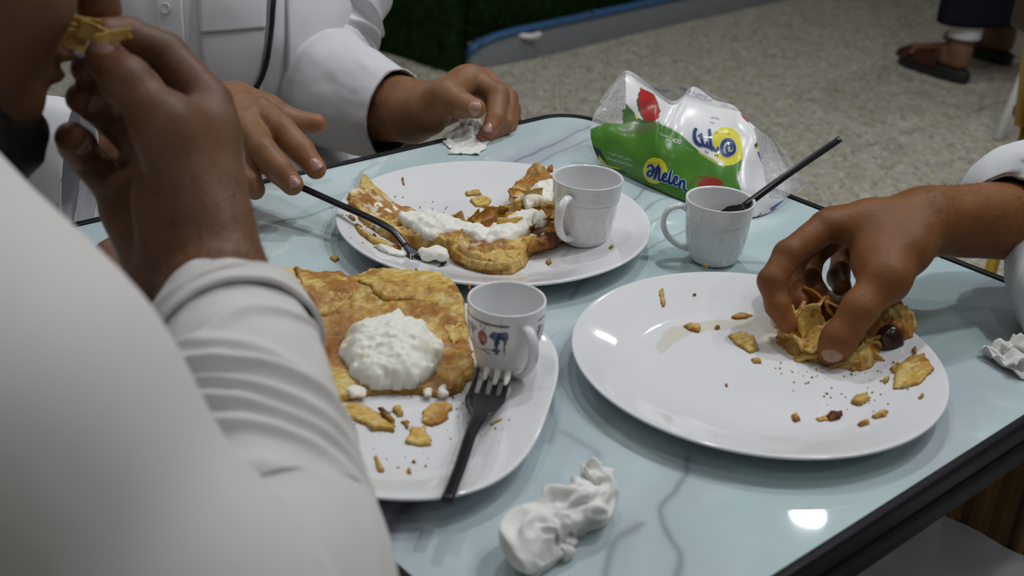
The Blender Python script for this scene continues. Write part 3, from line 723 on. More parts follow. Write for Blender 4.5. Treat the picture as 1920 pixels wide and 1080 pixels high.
def curl(name, c, ax1, ax2, w, l, bend, seed, m=PASTRY, parent=None, colf=None, n=12, th=.0012, amp=.0025):
    """a curled thin flake: sheet of size w x l around c, rolled about ax1"""
    u, v = np.meshgrid(np.linspace(-.5, .5, n), np.linspace(-.5, .5, n), indexing='ij')
    a1, a2 = unit(ax1), unit(ax2); a2 = unit(a2 - (a2 @ a1) * a1); nn = np.cross(a1, a2)
    R = l / bend if abs(bend) > 1e-3 else 1e6
    edge = 1 + .22 * (vnoise(np.stack([np.sign(u) * 3 + v * 3, u * 3, v * 0 + seed], -1), 1.3, seed) - .5)
    p = c + (u * w * edge)[..., None] * a1 + (R * np.sin(v * bend) * edge)[..., None] * a2 + (R * (1 - np.cos(v * bend)))[..., None] * nn
    p = p + ((fbm(p, 90, seed) - .5) * 2 * amp)[..., None] * nn
    top, bot = p + nn * th / 2, p - nn * th / 2
    ids = np.arange(n * n).reshape(n, n); N = n * n
    f = np.stack([ids[:-1, :-1], ids[1:, :-1], ids[1:, 1:], ids[:-1, 1:]], -1).reshape(-1, 4)
    fs = [f, f[:, ::-1] + N]
    for e in (ids[:, 0], ids[-1, :], ids[::-1, -1], ids[0, ::-1]):
        fs.append(np.stack([e[:-1], e[:-1] + N, e[1:] + N, e[1:]], 1))
    v = np.vstack([top.reshape(-1, 3), bot.reshape(-1, 3)])
    col = (colf or pastry_c(seed, .5, .1))(v, np.full(len(v), .003), None)
    return v, np.vstack(fs), col
def curls(name, specs, m, parent, label=None, cat=None):
    V_, F_, C_, n = [], [], [], 0
    for s in specs:
        v, f, c = curl('', **s); V_.append(v); F_.append(f + n); C_.append(c); n += len(v)
    o = mesh(name, np.vstack(V_), np.vstack(F_), m, parent, col=np.vstack(C_))
    if label: tag(o, label, cat)
    return o
rg = np.random.default_rng(12)
def rdir(): return unit(rg.normal(0, 1, 3))
sp = []
for (x, y, b, z) in [(905, 410, .8, .018), (925, 425, .95, .016), (890, 418, .7, .014), (940, 395, .5, .022), (1000, 372, .5, .026), (970, 368, .7, .024), (985, 385, .5, .02), (1030, 400, .9, .02), (1045, 430, .95, .016), (1010, 425, .7, .02), (960, 430, .4, .018), (1040, 390, .6, .022), (850, 415, .4, .012), (925, 400, .9, .018)]:
    sp.append(dict(c=T(x, y, TAB + z), ax1=V([.75, .66, 0]) + rdir() * .4, ax2=V([-.3, .2, .8]) + rdir() * .5, w=rg.uniform(.016, .028), l=rg.uniform(.012, .022), bend=rg.uniform(.6, 2.0), seed=int(x), colf=pastry_c(int(x), b, b * .25, 0)))
curls('pastry_curl', sp, PASTRY, far_food)
heap('cream', [(745, 428), (790, 416), (850, 432), (880, 445), (910, 452), (940, 440), (965, 425), (1000, 412), (1022, 430), (1005, 452), (980, 465), (950, 478), (915, 480), (880, 470), (850, 462), (810, 470), (770, 455)], lambda x, y: zfp(x, y) + .009, cream_h(.009, 81, .014, .6), cream_c(82, .05), CREAM, far_food, seed=81, jag=.004, jf=90)
heap('cream', [(985, 395), (1010, 378), (1040, 380), (1046, 400), (1030, 412), (1000, 415), (985, 425), (970, 410)], lambda x, y: zfp(x, y) + .016, cream_h(.008, 85, .011, .6), cream_c(86, .1), CREAM, far_food, seed=85, jag=.004, jf=90)
heap('cream', [(992, 445), (1015, 430), (1026, 445), (1018, 458), (1000, 460)], lambda x, y: zfp(x, y) + .016, cream_h(.008, 87, .008), cream_c(88), CREAM, far_food, seed=87)
heap('cream', [(700, 482), (740, 478), (770, 486), (750, 494), (715, 492)], zfp, cream_h(.002, 89, .006), cream_c(90), CREAM, far_food, seed=89, jag=.003)
heap('cream', [(690, 405), (730, 395), (760, 405), (740, 418), (705, 415)], zfp, cream_h(.005, 91, .006), cream_c(92, .1), CREAM, far_food, seed=91, jag=.003)
G2 = 'loose pastry flakes on the far plate'
k = 0
for poly, b, lab in [([(665, 395), (682, 360), (705, 378), (730, 385), (745, 400), (690, 404)], .15, 'pale pointed pastry flake standing nearest the far plate rim'), ([(650, 400), (690, 404), (700, 425), (665, 415)], .6, 'brown edged pastry flake under the black spoon handle'), ([(665, 445), (700, 462), (730, 470), (742, 482), (700, 475), (672, 458)], .5, 'row of thin pastry shreds below the spoon handle'),
                ([(655, 426), (668, 432), (664, 437), (652, 430)], .8, 'small brown crumb just under the spoon handle'), ([(668, 440), (682, 446), (676, 452), (664, 445)], .8, 'small brown crumb below another crumb by the spoon handle'), ([(700, 448), (706, 452), (704, 460), (697, 456)], 1., 'dark brown crumb in front of the spoon handle'),
                ([(752, 335), (757, 334), (760, 343), (754, 342)], .8, 'tiny brown crumb stuck high on the far plate slope'), ([(880, 375), (905, 368), (922, 376), (915, 388), (890, 386)], .05, 'pale creamy smear in the middle of the far plate'), ([(870, 362), (900, 360), (905, 366), (875, 368)], .1, 'thin pale smear above the creamy one'),
                ([(1022, 490), (1032, 483), (1035, 493), (1028, 500)], .5, 'orange crumb below the white cup on the far plate'), ([(1138, 475), (1150, 470), (1152, 476), (1142, 479)], .85, 'tiny reddish crumb right of the white cup'), ([(735, 468), (755, 462), (752, 474), (738, 476)], .7, 'brown pastry bit beside the spoon bowl'), ([(1024, 341), (1035, 337), (1036, 346), (1026, 346)], .9, 'brown crumb against the left side of the white cup')]:
    flake(poly, zfp, 101 + k * 3, lab, brown=b, group=G2, jag=.0008, zp=TAB + .017 if k == 6 else None, th=.002 if k > 2 else .005, dark=.2 if b > .75 else 0); k += 1
flake([(618, 485), (630, 481), (637, 487), (628, 493)], lambda x, y: 0 * x + TAB, 151, 'lone golden crumb on the glass left of the far plate', brown=.4, jag=.0008, zp=TAB)
flake([(776, 503), (783, 502), (786, 510), (779, 511)], zfp, 153, 'tiny yellow crumb on the front rim of the far plate', brown=.3, group=G2, jag=.0005, zp=TAB + .020)

# right plate: torn pastry under the fingers, smears, crumbs
zrp = zplate('right')
G3 = 'pastry scraps on the nearly empty plate'
k = 0
for poly, b, dk, lab in [([(1362, 628), (1390, 624), (1416, 632), (1425, 655), (1405, 661), (1380, 645)], .6, 0, 'golden scrap with a browned top left of the torn pastry'), ([(1278, 610), (1300, 606), (1315, 614), (1310, 623), (1290, 618)], .55, .1, 'long brown scrap left of the golden one'), ([(1405, 672), (1425, 668), (1428, 679), (1412, 680)], .7, 0, 'small orange scrap under the golden one'),
                         ([(1676, 700), (1700, 690), (1728, 695), (1745, 722), (1720, 742), (1690, 742), (1670, 738)], .45, 0, 'largest golden scrap at the plate rim near the lamp reflection'), ([(1662, 700), (1680, 692), (1690, 704), (1672, 712)], .95, .3, 'dark brown scrap touching the largest golden scrap'), ([(1652, 716), (1668, 714), (1664, 724), (1654, 722)], .8, .1, 'small brown scrap left of the largest golden one'),
                         ([(1595, 755), (1600, 742), (1628, 738), (1632, 752), (1610, 762)], .5, 0, 'yellow scrap with a brown centre below the torn pastry'), ([(1545, 780), (1560, 772), (1580, 775), (1578, 786), (1556, 790)], 1., .9, 'dark brown burnt scrap at the plate bottom'), ([(1526, 782), (1548, 776), (1556, 786), (1535, 790)], .2, 0, 'pale crumb smear left of the burnt scrap'),
                         ([(1632, 788), (1648, 776), (1664, 782), (1660, 792), (1640, 794)], .5, 0, 'golden scrap right of the burnt one'), ([(1605, 800), (1625, 796), (1632, 804), (1610, 810)], .1, 0, 'pale yellow scrap nearest the plate front'), ([(1480, 778), (1495, 772), (1502, 786), (1490, 790)], .4, 0, 'small golden scrap left of the pale smear'),
                         ([(1312, 530), (1324, 530), (1322, 534), (1312, 534)], 1., .6, 'tiny dark crumb at the top of the nearly empty plate'), ([(1232, 566), (1240, 562), (1250, 582), (1240, 588), (1234, 578)], .0, 0, 'pale translucent strip high on the left of the plate'), ([(1702, 680), (1712, 680), (1714, 690), (1704, 692)], .9, .2, 'brown crumb above the largest golden scrap'),
                         ([(1366, 594), (1390, 588), (1412, 592), (1400, 598), (1372, 598)], .35, 0, 'yellow oily smear above the golden scrap'), ([(1340, 612), (1352, 610), (1350, 616), (1340, 617)], .5, 0, 'tiny crumb between the two left scraps'), ([(1358, 718), (1366, 716), (1366, 723), (1358, 723)], .5, 0, 'lone tiny crumb in the plate middle'), ([(1716, 766), (1730, 762), (1728, 770), (1718, 772)], .6, 0, 'tiny orange crumb at the right rim of the plate'), ([(1296, 566), (1306, 566), (1304, 569), (1297, 569)], .9, .3, 'tiny brown crumb below the dark one at the top')]:
    flake(poly, zrp, 201 + k * 3, lab, brown=b, dark=dk, group=G3, jag=.0012, th=.0022 if k not in (8, 13, 15) else .0006); k += 1
torn = empty('torn_pastry', T(1580, 640, TAB + .005), 'torn flaky pastry bundle pinched in the fingers over the plate', 'food')
heap('pastry_base', [(1452, 640), (1470, 612), (1510, 600), (1570, 590), (1640, 592), (1690, 615), (1712, 640), (1700, 662), (1660, 660), (1640, 690), (1600, 698), (1560, 684), (1520, 680), (1480, 665)], zrp, pastry_h(.010, 301, .008, .008), pastry_c(301, .75, .45, 0), PASTRY, torn, seed=301, jag=.004, jf=90)
sp = []
for (x, y, z, b, dk, w, l) in [(1490, 615, .020, .05, 0, .026, .020), (1515, 600, .030, .25, 0, .022, .022), (1500, 640, .016, .1, 0, .02, .022), (1525, 640, .018, .0, 0, .024, .026), (1540, 565, .040, .9, .1, .034, .018), (1560, 575, .036, .95, .2, .030, .018), (1530, 580, .036, .7, 0, .02, .016), (1475, 638, .012, .75, .2, .018, .014), (1512, 660, .010, .15, 0, .022, .02), (1545, 610, .028, .5, .1, .022, .02), (1590, 650, .016, .5, .2, .026, .024), (1610, 640, .018, .9, .5, .026, .022), (1630, 655, .014, .6, .2, .022, .022), (1600, 670, .010, .7, .3, .026, .018),
                            (1625, 675, .008, .2, 0, .02, .02), (1645, 625, .018, .15, 0, .022, .024), (1665, 640, .014, .9, .6, .026, .026), (1680, 650, .008, .6, .1, .02, .016), (1650, 600, .018, .3, 0, .02, .02), (1690, 640, .008, .5, .2, .02, .016), (1575, 620, .026, .8, .3, .026, .022), (1600, 610, .022, .5, .1, .024, .022), (1620, 690, .006, .95, .4, .022, .012), (1580, 685, .006, .6, 0, .022, .014), (1500, 585, .036, .6, 0, .016, .014), (1490, 600, .03, .1, 0, .02, .018)]:
    sp.append(dict(c=T(x, y, TAB + z * .85), ax1=rdir() + V([.5, .2, 0]), ax2=rdir() + V([0, -.3, .6]), w=w, l=l, bend=rg.uniform(.4, 2.2), seed=int(x + y), colf=pastry_c(int(x + y), b, dk, 0), th=.0022, amp=.004))
curls('pastry_curl', sp, PASTRY, torn)
datem = mat('dark_filling', (.035, .012, .012), .25, .6)
s = Sdf(T(1668, 640, TAB + .014) - .02, T(1668, 640, TAB + .014) + .02, .0015)
s.ell(T(1668, 640, TAB + .016), (.011, .009, .013), A=[(1, 0, .2), (0, 1, 0), (-.2, 0, 1)]); s.noise(.0015, 120, 3)
mesh('dark_filling', *s.mesh(1), datem, torn)
# crumbs nobody could count
def crumbs(name, key, n, seed, zf, cx, R, label):
    r = np.random.default_rng(seed); vs, fs, cs, k = [], [], [], 0
    tet = np.array([[1, 0, -.5], [-.5, .87, -.5], [-.5, -.87, -.5], [0, 0, .8]])
    for _ in range(n):
        a, q = r.uniform(0, 2 * np.pi), R * math.sqrt(r.uniform(0, 1)) * .95
        x, y = cx[0] + q * math.cos(a), cx[1] + q * math.sin(a); s_ = r.uniform(.0004, .0013)
        t = (tet + r.normal(0, .25, (4, 3))) * s_; t[:, 2] -= t[:, 2].min()
        vs.append(t + V([x, y, float(zf(x, y)) + .0001])); fs += [[k, k + 2, k + 1], [k, k + 1, k + 3], [k + 1, k + 2, k + 3], [k + 2, k, k + 3]]; k += 4
        cs += [tuple(mixc(YEL, BRN_, V(r.uniform(0, 1))))] * 4
    tag(mesh(name, np.vstack(vs), fs, PASTRY, col=np.array(cs)), label, 'crumbs', kind='stuff')
crumbs('pastry_crumbs', 0, 110, 5, zrp, T(1590, 700, TAB + .006)[:2], .058, 'scattered tiny pastry crumbs on the nearly empty round plate')
crumbs('pastry_crumbs', 0, 130, 6, zfp, T(760, 430, TAB + .006)[:2], .075, 'scattered tiny pastry crumbs on the far round plate')
crumbs('pastry_crumbs', 0, 60, 7, zsq, T(800, 790, TAB + .006)[:2], .065, 'scattered tiny pastry crumbs on the squarish plate')
greasem = mat('syrup_film', (.72, .60, .24), .10, .5, alpha=.10)
o = heap('syrup_film', [(1230, 640), (1260, 612), (1330, 600), (1420, 596), (1520, 600), (1640, 640), (1620, 690), (1540, 690), (1460, 660), (1390, 615), (1300, 622), (1240, 660)], zrp, lambda p, d: .0003 + 0 * d, lambda p, d, h: np.broadcast_to(V((.62, .52, .24)), p.shape), greasem, seed=401, jag=.006, jf=50)
tag(o, 'thin yellow syrup film smeared over the nearly empty plate', 'syrup', kind='stuff')

# cutlery: black plastic
def ribbon_solid(path, wid, thick, up, n=60, sink=None):
    """flat bar with a gently rounded section along a path: widths wid, thickness thick; sink(s) pushes the middle down (a bowl)"""
    path = np.asarray(path, float); k = len(path)
    p = catmull(path, n); w = np.interp(np.linspace(0, k - 1, n), range(k), wid); t_ = np.interp(np.linspace(0, k - 1, n), range(k), thick)
    t = np.gradient(p, axis=0); t /= np.linalg.norm(t, axis=1)[:, None]
    u = V(up)[None] - (t @ V(up))[:, None] * t; u /= np.linalg.norm(u, axis=1)[:, None]; b = np.cross(t, u)
    m = 11; xs = np.linspace(-1, 1, m); vs = []
    sk = np.array([sink(s) if sink else 0 for s in np.linspace(0, 1, n)])
    for sgn in (1, -1):
        prof = sgn * np.sqrt(np.clip(1 - np.abs(xs)**4, 0, 1)) * .5
        vs.append(p[:, None] + (w[:, None] * xs[None] * .5)[..., None] * b[:, None] + (t_[:, None] * prof[None] - sk[:, None] * (1 - xs[None]**2))[..., None] * u[:, None])
    v = np.vstack([vs[0].reshape(-1, 3), vs[1].reshape(-1, 3)]); N = n * m; f = []
    for i in range(n - 1):
        for j in range(m - 1):
            a = i * m + j; f += [(a, a + 1, a + m + 1, a + m), (N + a, N + a + m, N + a + m + 1, N + a + 1)]
        for j in (0, m - 1):
            a = i * m + j; q = (a, a + m, N + a + m, N + a); f.append(q if j == 0 else q[::-1])
    for i in (0, n - 1):
        for j in range(m - 1):
            a = i * m + j; q = (a, N + a, N + a + 1, a + 1); f.append(q if i == 0 else q[::-1])
    return v, f
bowlf = lambda a, b, d: (lambda s: d * math.sin(math.pi * min(max((s - a) / (b - a), 0), 1))**.7)
# spoon on the far plate, its handle end under B's fingertips
spoon = empty('plastic_spoon', T(800, 480, TAB + .008), 'black plastic spoon with cream resting on the far plate', 'spoon')
sp_path = [P(556, 347, 1.075), P(640, 385, 1.055), P(700, 412, 1.042), P(735, 432, 1.034), P(760, 460, 1.024), P(785, 481, 1.015), P(815, 487, 1.012), P(838, 487, 1.012)]
mesh('handle', *ribbon_solid(sp_path[:5], [.007, .0065, .0065, .0065, .006], [.004, .004, .004, .004, .004], (0, -.25, 1)), BLACKP, spoon)
mesh('bowl', *ribbon_solid(sp_path[4:], [.006, .020, .026, .010], [.0035, .002, .0016, .0012], (0, -.1, 1), sink=bowlf(.25, 1., .005)), BLACKP, spoon)
hc = Sdf(P(815, 475, 1.012) - .03, P(815, 475, 1.012) + .03, .0014)
for x, y, r in [(800, 477, .006), (812, 474, .007), (826, 478, .0065), (833, 483, .005), (790, 470, .004)]: hc.ell(P(x, y, 1.012), (r, r, r * .8), k=.005)
hc.noise(.0035, 120, 5, 3)
v, f = hc.mesh(1); mesh('cream', v, f, CREAM, spoon, col=np.broadcast_to(CRM, v.shape))
# spoon standing in the right cup
sp2 = empty('plastic_spoon', (rc[0], rc[1], TAB + .012), 'black plastic spoon leaning in the plain cup by the tissue pack', 'spoon')
pth = [P(1576, 260, 1.02), P(1480, 325, 1.03), P(1410, 376, 1.040), P(1396, 387, 1.042), P(1370, 402, 1.046), P(1345, 420, 1.05), P(1328, 436, 1.053)]
mesh('handle', *ribbon_solid(pth[:4], [.0065, .0070, .0075, .008], [.004, .004, .0045, .004], unit(V([-.45, -.4, .8]))), BLACKP, sp2)
mesh('bowl', *ribbon_solid(pth[3:], [.008, .021, .024, .008], [.003, .002, .0016, .0012], unit(V([-.45, -.4, .8])), sink=bowlf(.05, 1., .005)), BLACKP, sp2)
# fork on the near plate
fork = empty('plastic_fork', T(905, 765, TAB + .012), 'black plastic fork with cream on its tines, on the squarish plate', 'fork')
zf_ = lambda x, y, dz: T(x, y, float(zsq(*T(x, y, TAB + .012)[:2])) + dz)
h0, h1, h2, h3, h4 = T(838, 938, TAB + .0305), T(862, 876, TAB + .027), T(882, 815, TAB + .0235), T(897, 782, TAB + .020), T(903, 764, TAB + .016)
mesh('handle', *ribbon_solid([h0, h1, h2, h3, h4], [.0075, .0075, .008, .010, .021], [.0045, .0045, .0045, .004, .003], (0, 0, 1)), BLACKP, fork)
mesh('head', *ribbon_solid([h3, h4, T(907, 752, TAB + .0135), T(911, 742, TAB + .0125)], [.010, .022, .0262, .0268], [.004, .003, .0028, .0028], (0, 0, 1), n=24), BLACKP, fork)
e0, e1_ = T(911, 744, TAB + .0125), T(925, 694, TAB + .0165)
dirf = unit(e1_ - e0); side = unit(np.cross(dirf, (0, 0, 1)))
for k in range(4):
    o = side * (k - 1.5) * .0074
    mid = (e0 + e1_) / 2 + o - V([0, 0, .002])
    mesh('tine', *ribbon_solid([e0 + o - dirf * .004, mid, e1_ + o], [.0046, .0040, .0022], [.0028, .0026, .002], (0, 0, 1), n=18), BLACKP, fork)
hc = Sdf(e1_ - .035, e1_ + .035, .0013)
for k, (t, r) in enumerate([(.55, .0028), (.6, .0035), (.55, .004), (.6, .004)]):
    o = side * (k - 1.5) * .0074 + V([0, 0, .0015])
    if k: hc.cone(e0 + (e1_ - e0) * (t - .15 * k / 3) + o, e1_ + o + dirf * .001 * k, r * .45, r * .72, k=.001)
hc.noise(.0008, 200, 6, 2)
v, f = hc.mesh(1); mesh('cream', v, f, CREAM, fork, col=np.broadcast_to(CRM, v.shape))

# crumpled tissues
def crumple(name, pts, rad, label, amp=.006, seed=0, h=.002, flat=None, parent=None, thin=None, freq=45):
    pts = [V(p) for p in pts]; a = np.array(pts)
    s = Sdf(a.min(0) - max(rad) - .012, a.max(0) + max(rad) + .012, h)
    s.chain(pts, rad, k=.006)
    X = np.stack(np.meshgrid(*s.ax, indexing='ij'), -1); nr = np.abs(s.d) < .03
    q = X[nr]; q = q + (np.stack([fbm(q, 30, seed + 31, 2), fbm(q, 30, seed + 32, 2), fbm(q, 30, seed + 33, 2)], -1) - .5) * .03
    rid = 1 - np.abs(fbm(q, freq, seed, 3) - .5) * 4
    s.d[nr] -= amp * rid * .6; s.d[nr] += amp * .6 * (fbm(q, freq * .6, seed + 5, 2) - .4)
    z0 = min(p[2] - r for p, r in zip(pts, rad))
    s.d[X[..., 2] < TAB + .0006] = .01
    v, f = s.mesh(1)
    o = mesh(name, v, f, TISSUE, parent)
    if label: tag(o, label, 'tissue')
    return o
def twist(pts, rad, label, seed, up=(0, 0, 1)):
    """a paper tissue twisted into a rope: creased loft"""
    tri = lambda x: np.abs((x % 1) - .5) * 4 - 1
    def fold(S, TH):
        q = np.stack([np.cos(TH), np.sin(TH), S * 5], -1); w_ = (fbm(q, 1.3, seed, 2) - .5) * 1.6
        return .0040 * tri(S * 1.1 + TH / 3.14 + w_) + .0022 * tri(S * -1.7 + TH / 2.1 + w_ * 1.6 + .3) + .0085 * (fbm(q, 1.1, seed + 3, 3) - .5) + .0012 * tri(S * 5.5 + w_ * 2)
    r_ = np.asarray(rad, float)
    v, f = tube(np.array(pts), r_, 96, up, True, fold, 110)
    v[:, 2] = np.maximum(v[:, 2], TAB + .0006)
    o_ = mesh('crumpled_tissue', v, f, TISSUE); tag(o_, label, 'tissue'); return o_
twist([T(1098, 868, TAB + .024), T(1112, 890, TAB + .020), T(1122, 920, TAB + .015), T(1098, 950, TAB + .013), T(1062, 962, TAB + .015), T(1032, 985, TAB + .013), T(1004, 1010, TAB + .012), T(1008, 1035, TAB + .010), T(1030, 1058, TAB + .007)], [(.002, .004), (.005, .009), (.009, .011), (.012, .013), (.014, .013), (.013, .014), (.013, .019), (.011, .023), (.004, .015)], 'twisted white tissue lying on the glass in front of the plates', 7)
SKIP_ = ([T(1845, 650, TAB + .006), T(1868, 660, TAB + .009), T(1898, 670, TAB + .010), T(1940, 676, TAB + .010), T(1985, 690, TAB + .008)], [(.003, .008), (.007, .012), (.009, .016), (.010, .016), (.005, .012)], 'white folded tissue at the right table edge under the sleeve', 15)

# ------------------------------------------------------------------ tissue pack: printed film bag, half empty and crumpled
pack = empty('tissue_pack', T(1275, 350, TAB), 'crumpled green and white plastic pack of facial tissues at far table edge', 'tissue pack', None)
COLS = [  # bottom px, top px, height of the top edge
    ((1127, 305), (1126, 186), .812), ((1148, 316), (1172, 134), .836), ((1190, 336), (1216, 158), .830), ((1230, 354), (1262, 190), .826), ((1270, 371), (1299, 164), .834),
    ((1310, 385), (1342, 189), .826), ((1350, 397), (1378, 201), .824), ((1385, 405), (1412, 238), .815), ((1412, 407), (1446, 262), .801), ((1432, 402), (1476, 322), .776), ((1452, 394), (1502, 346), .7605)]
nu, nv = 230, 150
B0 = catmull([T(*c[0], TAB + .002) for c in COLS], nu); T0 = np.array([T(*c[1], c[2]) for c in COLS]); T0 = catmull(T0, nu)
vv_ = np.linspace(0, 1, nv)
inw = unit(V([*e2, 0]) * 1.0)                    # along the far right edge of the table
outn = unit(np.cross(B0[-1] - B0[0], (0, 0, 1))); outn = outn if outn[1] < 0 else -outn
Sx = np.linspace(0, 1, nu)[:, None] * np.ones((1, nv)); Vx = np.ones((nu, 1)) * vv_[None]
bulge = .022 * np.sin(np.pi * np.clip(Vx * 1.05, 0, 1))**.8 * (1 - .55 * Sx)
front = B0[:, None] * (1 - Vx)[..., None] + T0[:, None] * Vx[..., None] + bulge[..., None] * (outn + V([0, 0, .25]))
cr = (fbm(front, 20, 501, 2) - .5) * .014 * sstep(.04, .35, Vx) + (1 - np.abs(fbm(front * V((1, 1, .7)), 24, 502, 1) - .5) * 4) * .0020 * sstep(.45, .8, Vx + .4 * sstep(.6, .8, Sx))
tx_, tz_ = np.gradient(front, axis=0), np.gradient(front, axis=1)
fn = np.cross(tx_, tz_); fn /= np.linalg.norm(fn, axis=-1)[..., None] + 1e-12
if fn[nu // 2, nv // 2] @ (EYE - front[nu // 2, nv // 2]) < 0: fn = -fn
front = front + fn * cr[..., None]
front[..., 2] = np.maximum(front[..., 2], TAB + .0008)
# print: laid out over the film by where each design stands on the pack
rel = front - EYE; cc = rel @ RM
px, py = cc[..., 0] / cc[..., 2] * F + 960, cc[..., 1] / cc[..., 2] * F + 540
def ins(poly): return poly_sd(px, py, poly) < 0
def q5(*p): return [(1100 + x / 3.6, 120 + y / 3.6) for x, y in p]      # from the enlarged crop of the print
c = np.broadcast_to(V((.80, .80, .80)), front.shape).copy()
GREEN, LGREEN, DGREEN, YELL, NAVY, RED, PURP = V((.075, .235, .026)), V((.15, .37, .05)), V((.03, .085, .02)), V((.80, .72, .03)), V((.02, .035, .17)), V((.45, .02, .014)), V((.16, .12, .34))
green = ins(q5((-60, 700), (-40, 470), (60, 425), (110, 400), (230, 370), (330, 400), (480, 395), (560, 430), (640, 480), (760, 590), (850, 640), (930, 690), (1050, 645), (1040, 700), (1015, 770), (1050, 870), (1060, 960), (700, 1000), (300, 860)))
c[green] = GREEN
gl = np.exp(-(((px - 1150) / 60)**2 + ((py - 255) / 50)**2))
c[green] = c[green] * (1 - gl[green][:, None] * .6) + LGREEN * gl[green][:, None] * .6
c[ins(q5((20, 540), (95, 585), (150, 690), (260, 730), (260, 745), (20, 690)))] = V((.015, .02, .015))
c[ins(q5((80, 615), (140, 680), (230, 705), (215, 712), (110, 690), (84, 660)))] = YELL
c[ins(q5((200, 330), (225, 310), (250, 360), (350, 340), (345, 365), (230, 380)))] = YELL
for lf, cl in [(q5((230, 250), (275, 275), (325, 330), (335, 370), (300, 400), (250, 405), (215, 390), (232, 330)), V((.06, .16, .03))), (q5((210, 455), (250, 425), (330, 405), (420, 395), (490, 385), (470, 430), (420, 465), (330, 475), (260, 468)), V((.13, .20, .07))), (q5((300, 390), (350, 365), (400, 385), (480, 375), (440, 400), (370, 400)), V((.05, .13, .03)))]: c[ins(lf)] = cl
c[ins(q5((335, 250), (365, 155), (372, 165), (450, 200), (475, 245), (497, 315), (485, 370), (430, 392), (385, 380), (350, 320)))] = DGREEN
c[ins(q5((350, 230), (362, 158), (378, 168), (405, 182), (450, 200), (472, 245), (495, 320), (484, 366), (440, 388), (400, 384), (368, 340), (360, 280)))] = RED
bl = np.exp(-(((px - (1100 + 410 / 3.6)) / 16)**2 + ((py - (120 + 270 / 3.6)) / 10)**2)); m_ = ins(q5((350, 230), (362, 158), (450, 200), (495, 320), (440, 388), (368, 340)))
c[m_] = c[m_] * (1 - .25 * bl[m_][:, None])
def circ(x, y, rx, ry, cl, rot=0):
    a, b = px - (1100 + x / 3.6), py - (120 + y / 3.6); cr_, sr = math.cos(rot), math.sin(rot)
    m = ((a * cr_ + b * sr) / (rx / 3.6))**2 + ((-a * sr + b * cr_) / (ry / 3.6))**2 < 1; c[m] = cl
circ(945, 545, 105, 120, YELL, -.3); c[ins(q5((915, 600), (1050, 560), (1055, 640), (990, 680), (930, 688)))] = YELL
circ(462, 720, 80, 88, YELL)
circ(835, 815, 85, 52, V((.34, .04, .03))); c[ins(q5((750, 825), (920, 825), (920, 840), (750, 860)))] = V((.30, .05, .03))
c[ins(q5((760, 590), (850, 640), (930, 690), (925, 700), (840, 655), (752, 600)))] = V((.45, .5, .08))
c[ins(q5((1060, 645), (1150, 650), (1500, 860), (1380, 1010), (1120, 1040), (1050, 870)))] = V((.72, .72, .74))
pur = ins(q5((1150, 600), (1220, 540), (1300, 620), (1320, 690), (1260, 720), (1190, 690))); k_ = fbm(front, 130, 505) > .42
c[pur & k_] = PURP
c[ins(q5((1130, 545), (1190, 490), (1205, 505), (1140, 570)))] = V((.05, .12, .03)); c[ins(q5((1140, 572), (1205, 508), (1210, 520), (1150, 585)))] = YELL
c[ins(q5((1390, 830), (1440, 785), (1458, 800), (1440, 850), (1380, 870)))] = V((.12, .07, .32))
c[ins(q5((1250, 870), (1330, 810), (1340, 850), (1270, 880)))] = V((.03, .03, .05))
c[ins(q5((1140, 1020), (1260, 960), (1400, 870), (1400, 890), (1270, 985), (1150, 1035))) & (fbm(front, 90, 507) > .45)] = PURP
c[ins(q5((1040, 330), (1085, 355), (1105, 380), (1090, 398), (1050, 360)))] = V((.45, .10, .14))
ids = np.arange(nu * nv).reshape(nu, nv)
q = np.stack([ids[:-1, :-1], ids[1:, :-1], ids[1:, 1:], ids[:-1, 1:]], -1)
# the clear ends of the bag: the left edge and the far right
clear = (px[:-1, :-1] < 1100 + (110 + 0 * px[:-1, :-1] + (py[:-1, :-1] < 232) * 130 + (py[:-1, :-1] < 205) * 20) / 3.6)
clear &= (py[:-1, :-1] < 236)
clear |= (px[:-1, :-1] > 1415 + (py[:-1, :-1] - 250) * .22) & (py[:-1, :-1] < 372)
F1, F2 = q[~clear].reshape(-1, 4), q[clear].reshape(-1, 4)
def sub(fs):
    u, inv = np.unique(fs, return_inverse=True); return u, inv.reshape(fs.shape)
u1, f1 = sub(F1); fl = front.reshape(-1, 3); cl_ = c.reshape(-1, 3)
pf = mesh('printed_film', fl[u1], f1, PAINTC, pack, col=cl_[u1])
FRONT = BVHTree.FromPolygons([tuple(p) for p in fl], [tuple(int(i) for i in k) for k in q.reshape(-1, 4)])
film = bpy.data.materials.new('clear_film'); film.use_nodes = True
nt = film.node_tree; b = nt.nodes['Principled BSDF']; b.inputs['Roughness'].default_value = .18; b.inputs['Base Color'].default_value = (.78, .78, .82, 1)
tr = nt.nodes.new('ShaderNodeBsdfTransparent'); mx = nt.nodes.new('ShaderNodeMixShader'); nz = nt.nodes.new('ShaderNodeTexNoise'); nz.inputs['Scale'].default_value = 22; mr = nt.nodes.new('ShaderNodeMapRange')
mr.inputs['From Min'].default_value = .35; mr.inputs['From Max'].default_value = .65; mr.inputs['To Min'].default_value = .20; mr.inputs['To Max'].default_value = .50
nt.links.new(nz.outputs['Fac'], mr.inputs['Value']); nt.links.new(mr.outputs['Result'], mx.inputs['Fac']); nt.links.new(tr.outputs[0], mx.inputs[1]); nt.links.new(b.outputs[0], mx.inputs[2]); nt.links.new(mx.outputs[0], nt.nodes['Material Output'].inputs['Surface'])
for side_ in (0, 1):
    fx = fl[F2].mean(1)[:, 0]; sel = F2[(fx > .17) == bool(side_)]
    u2, f2 = sub(sel); mesh('clear_film', fl[u2], f2, film, pack)
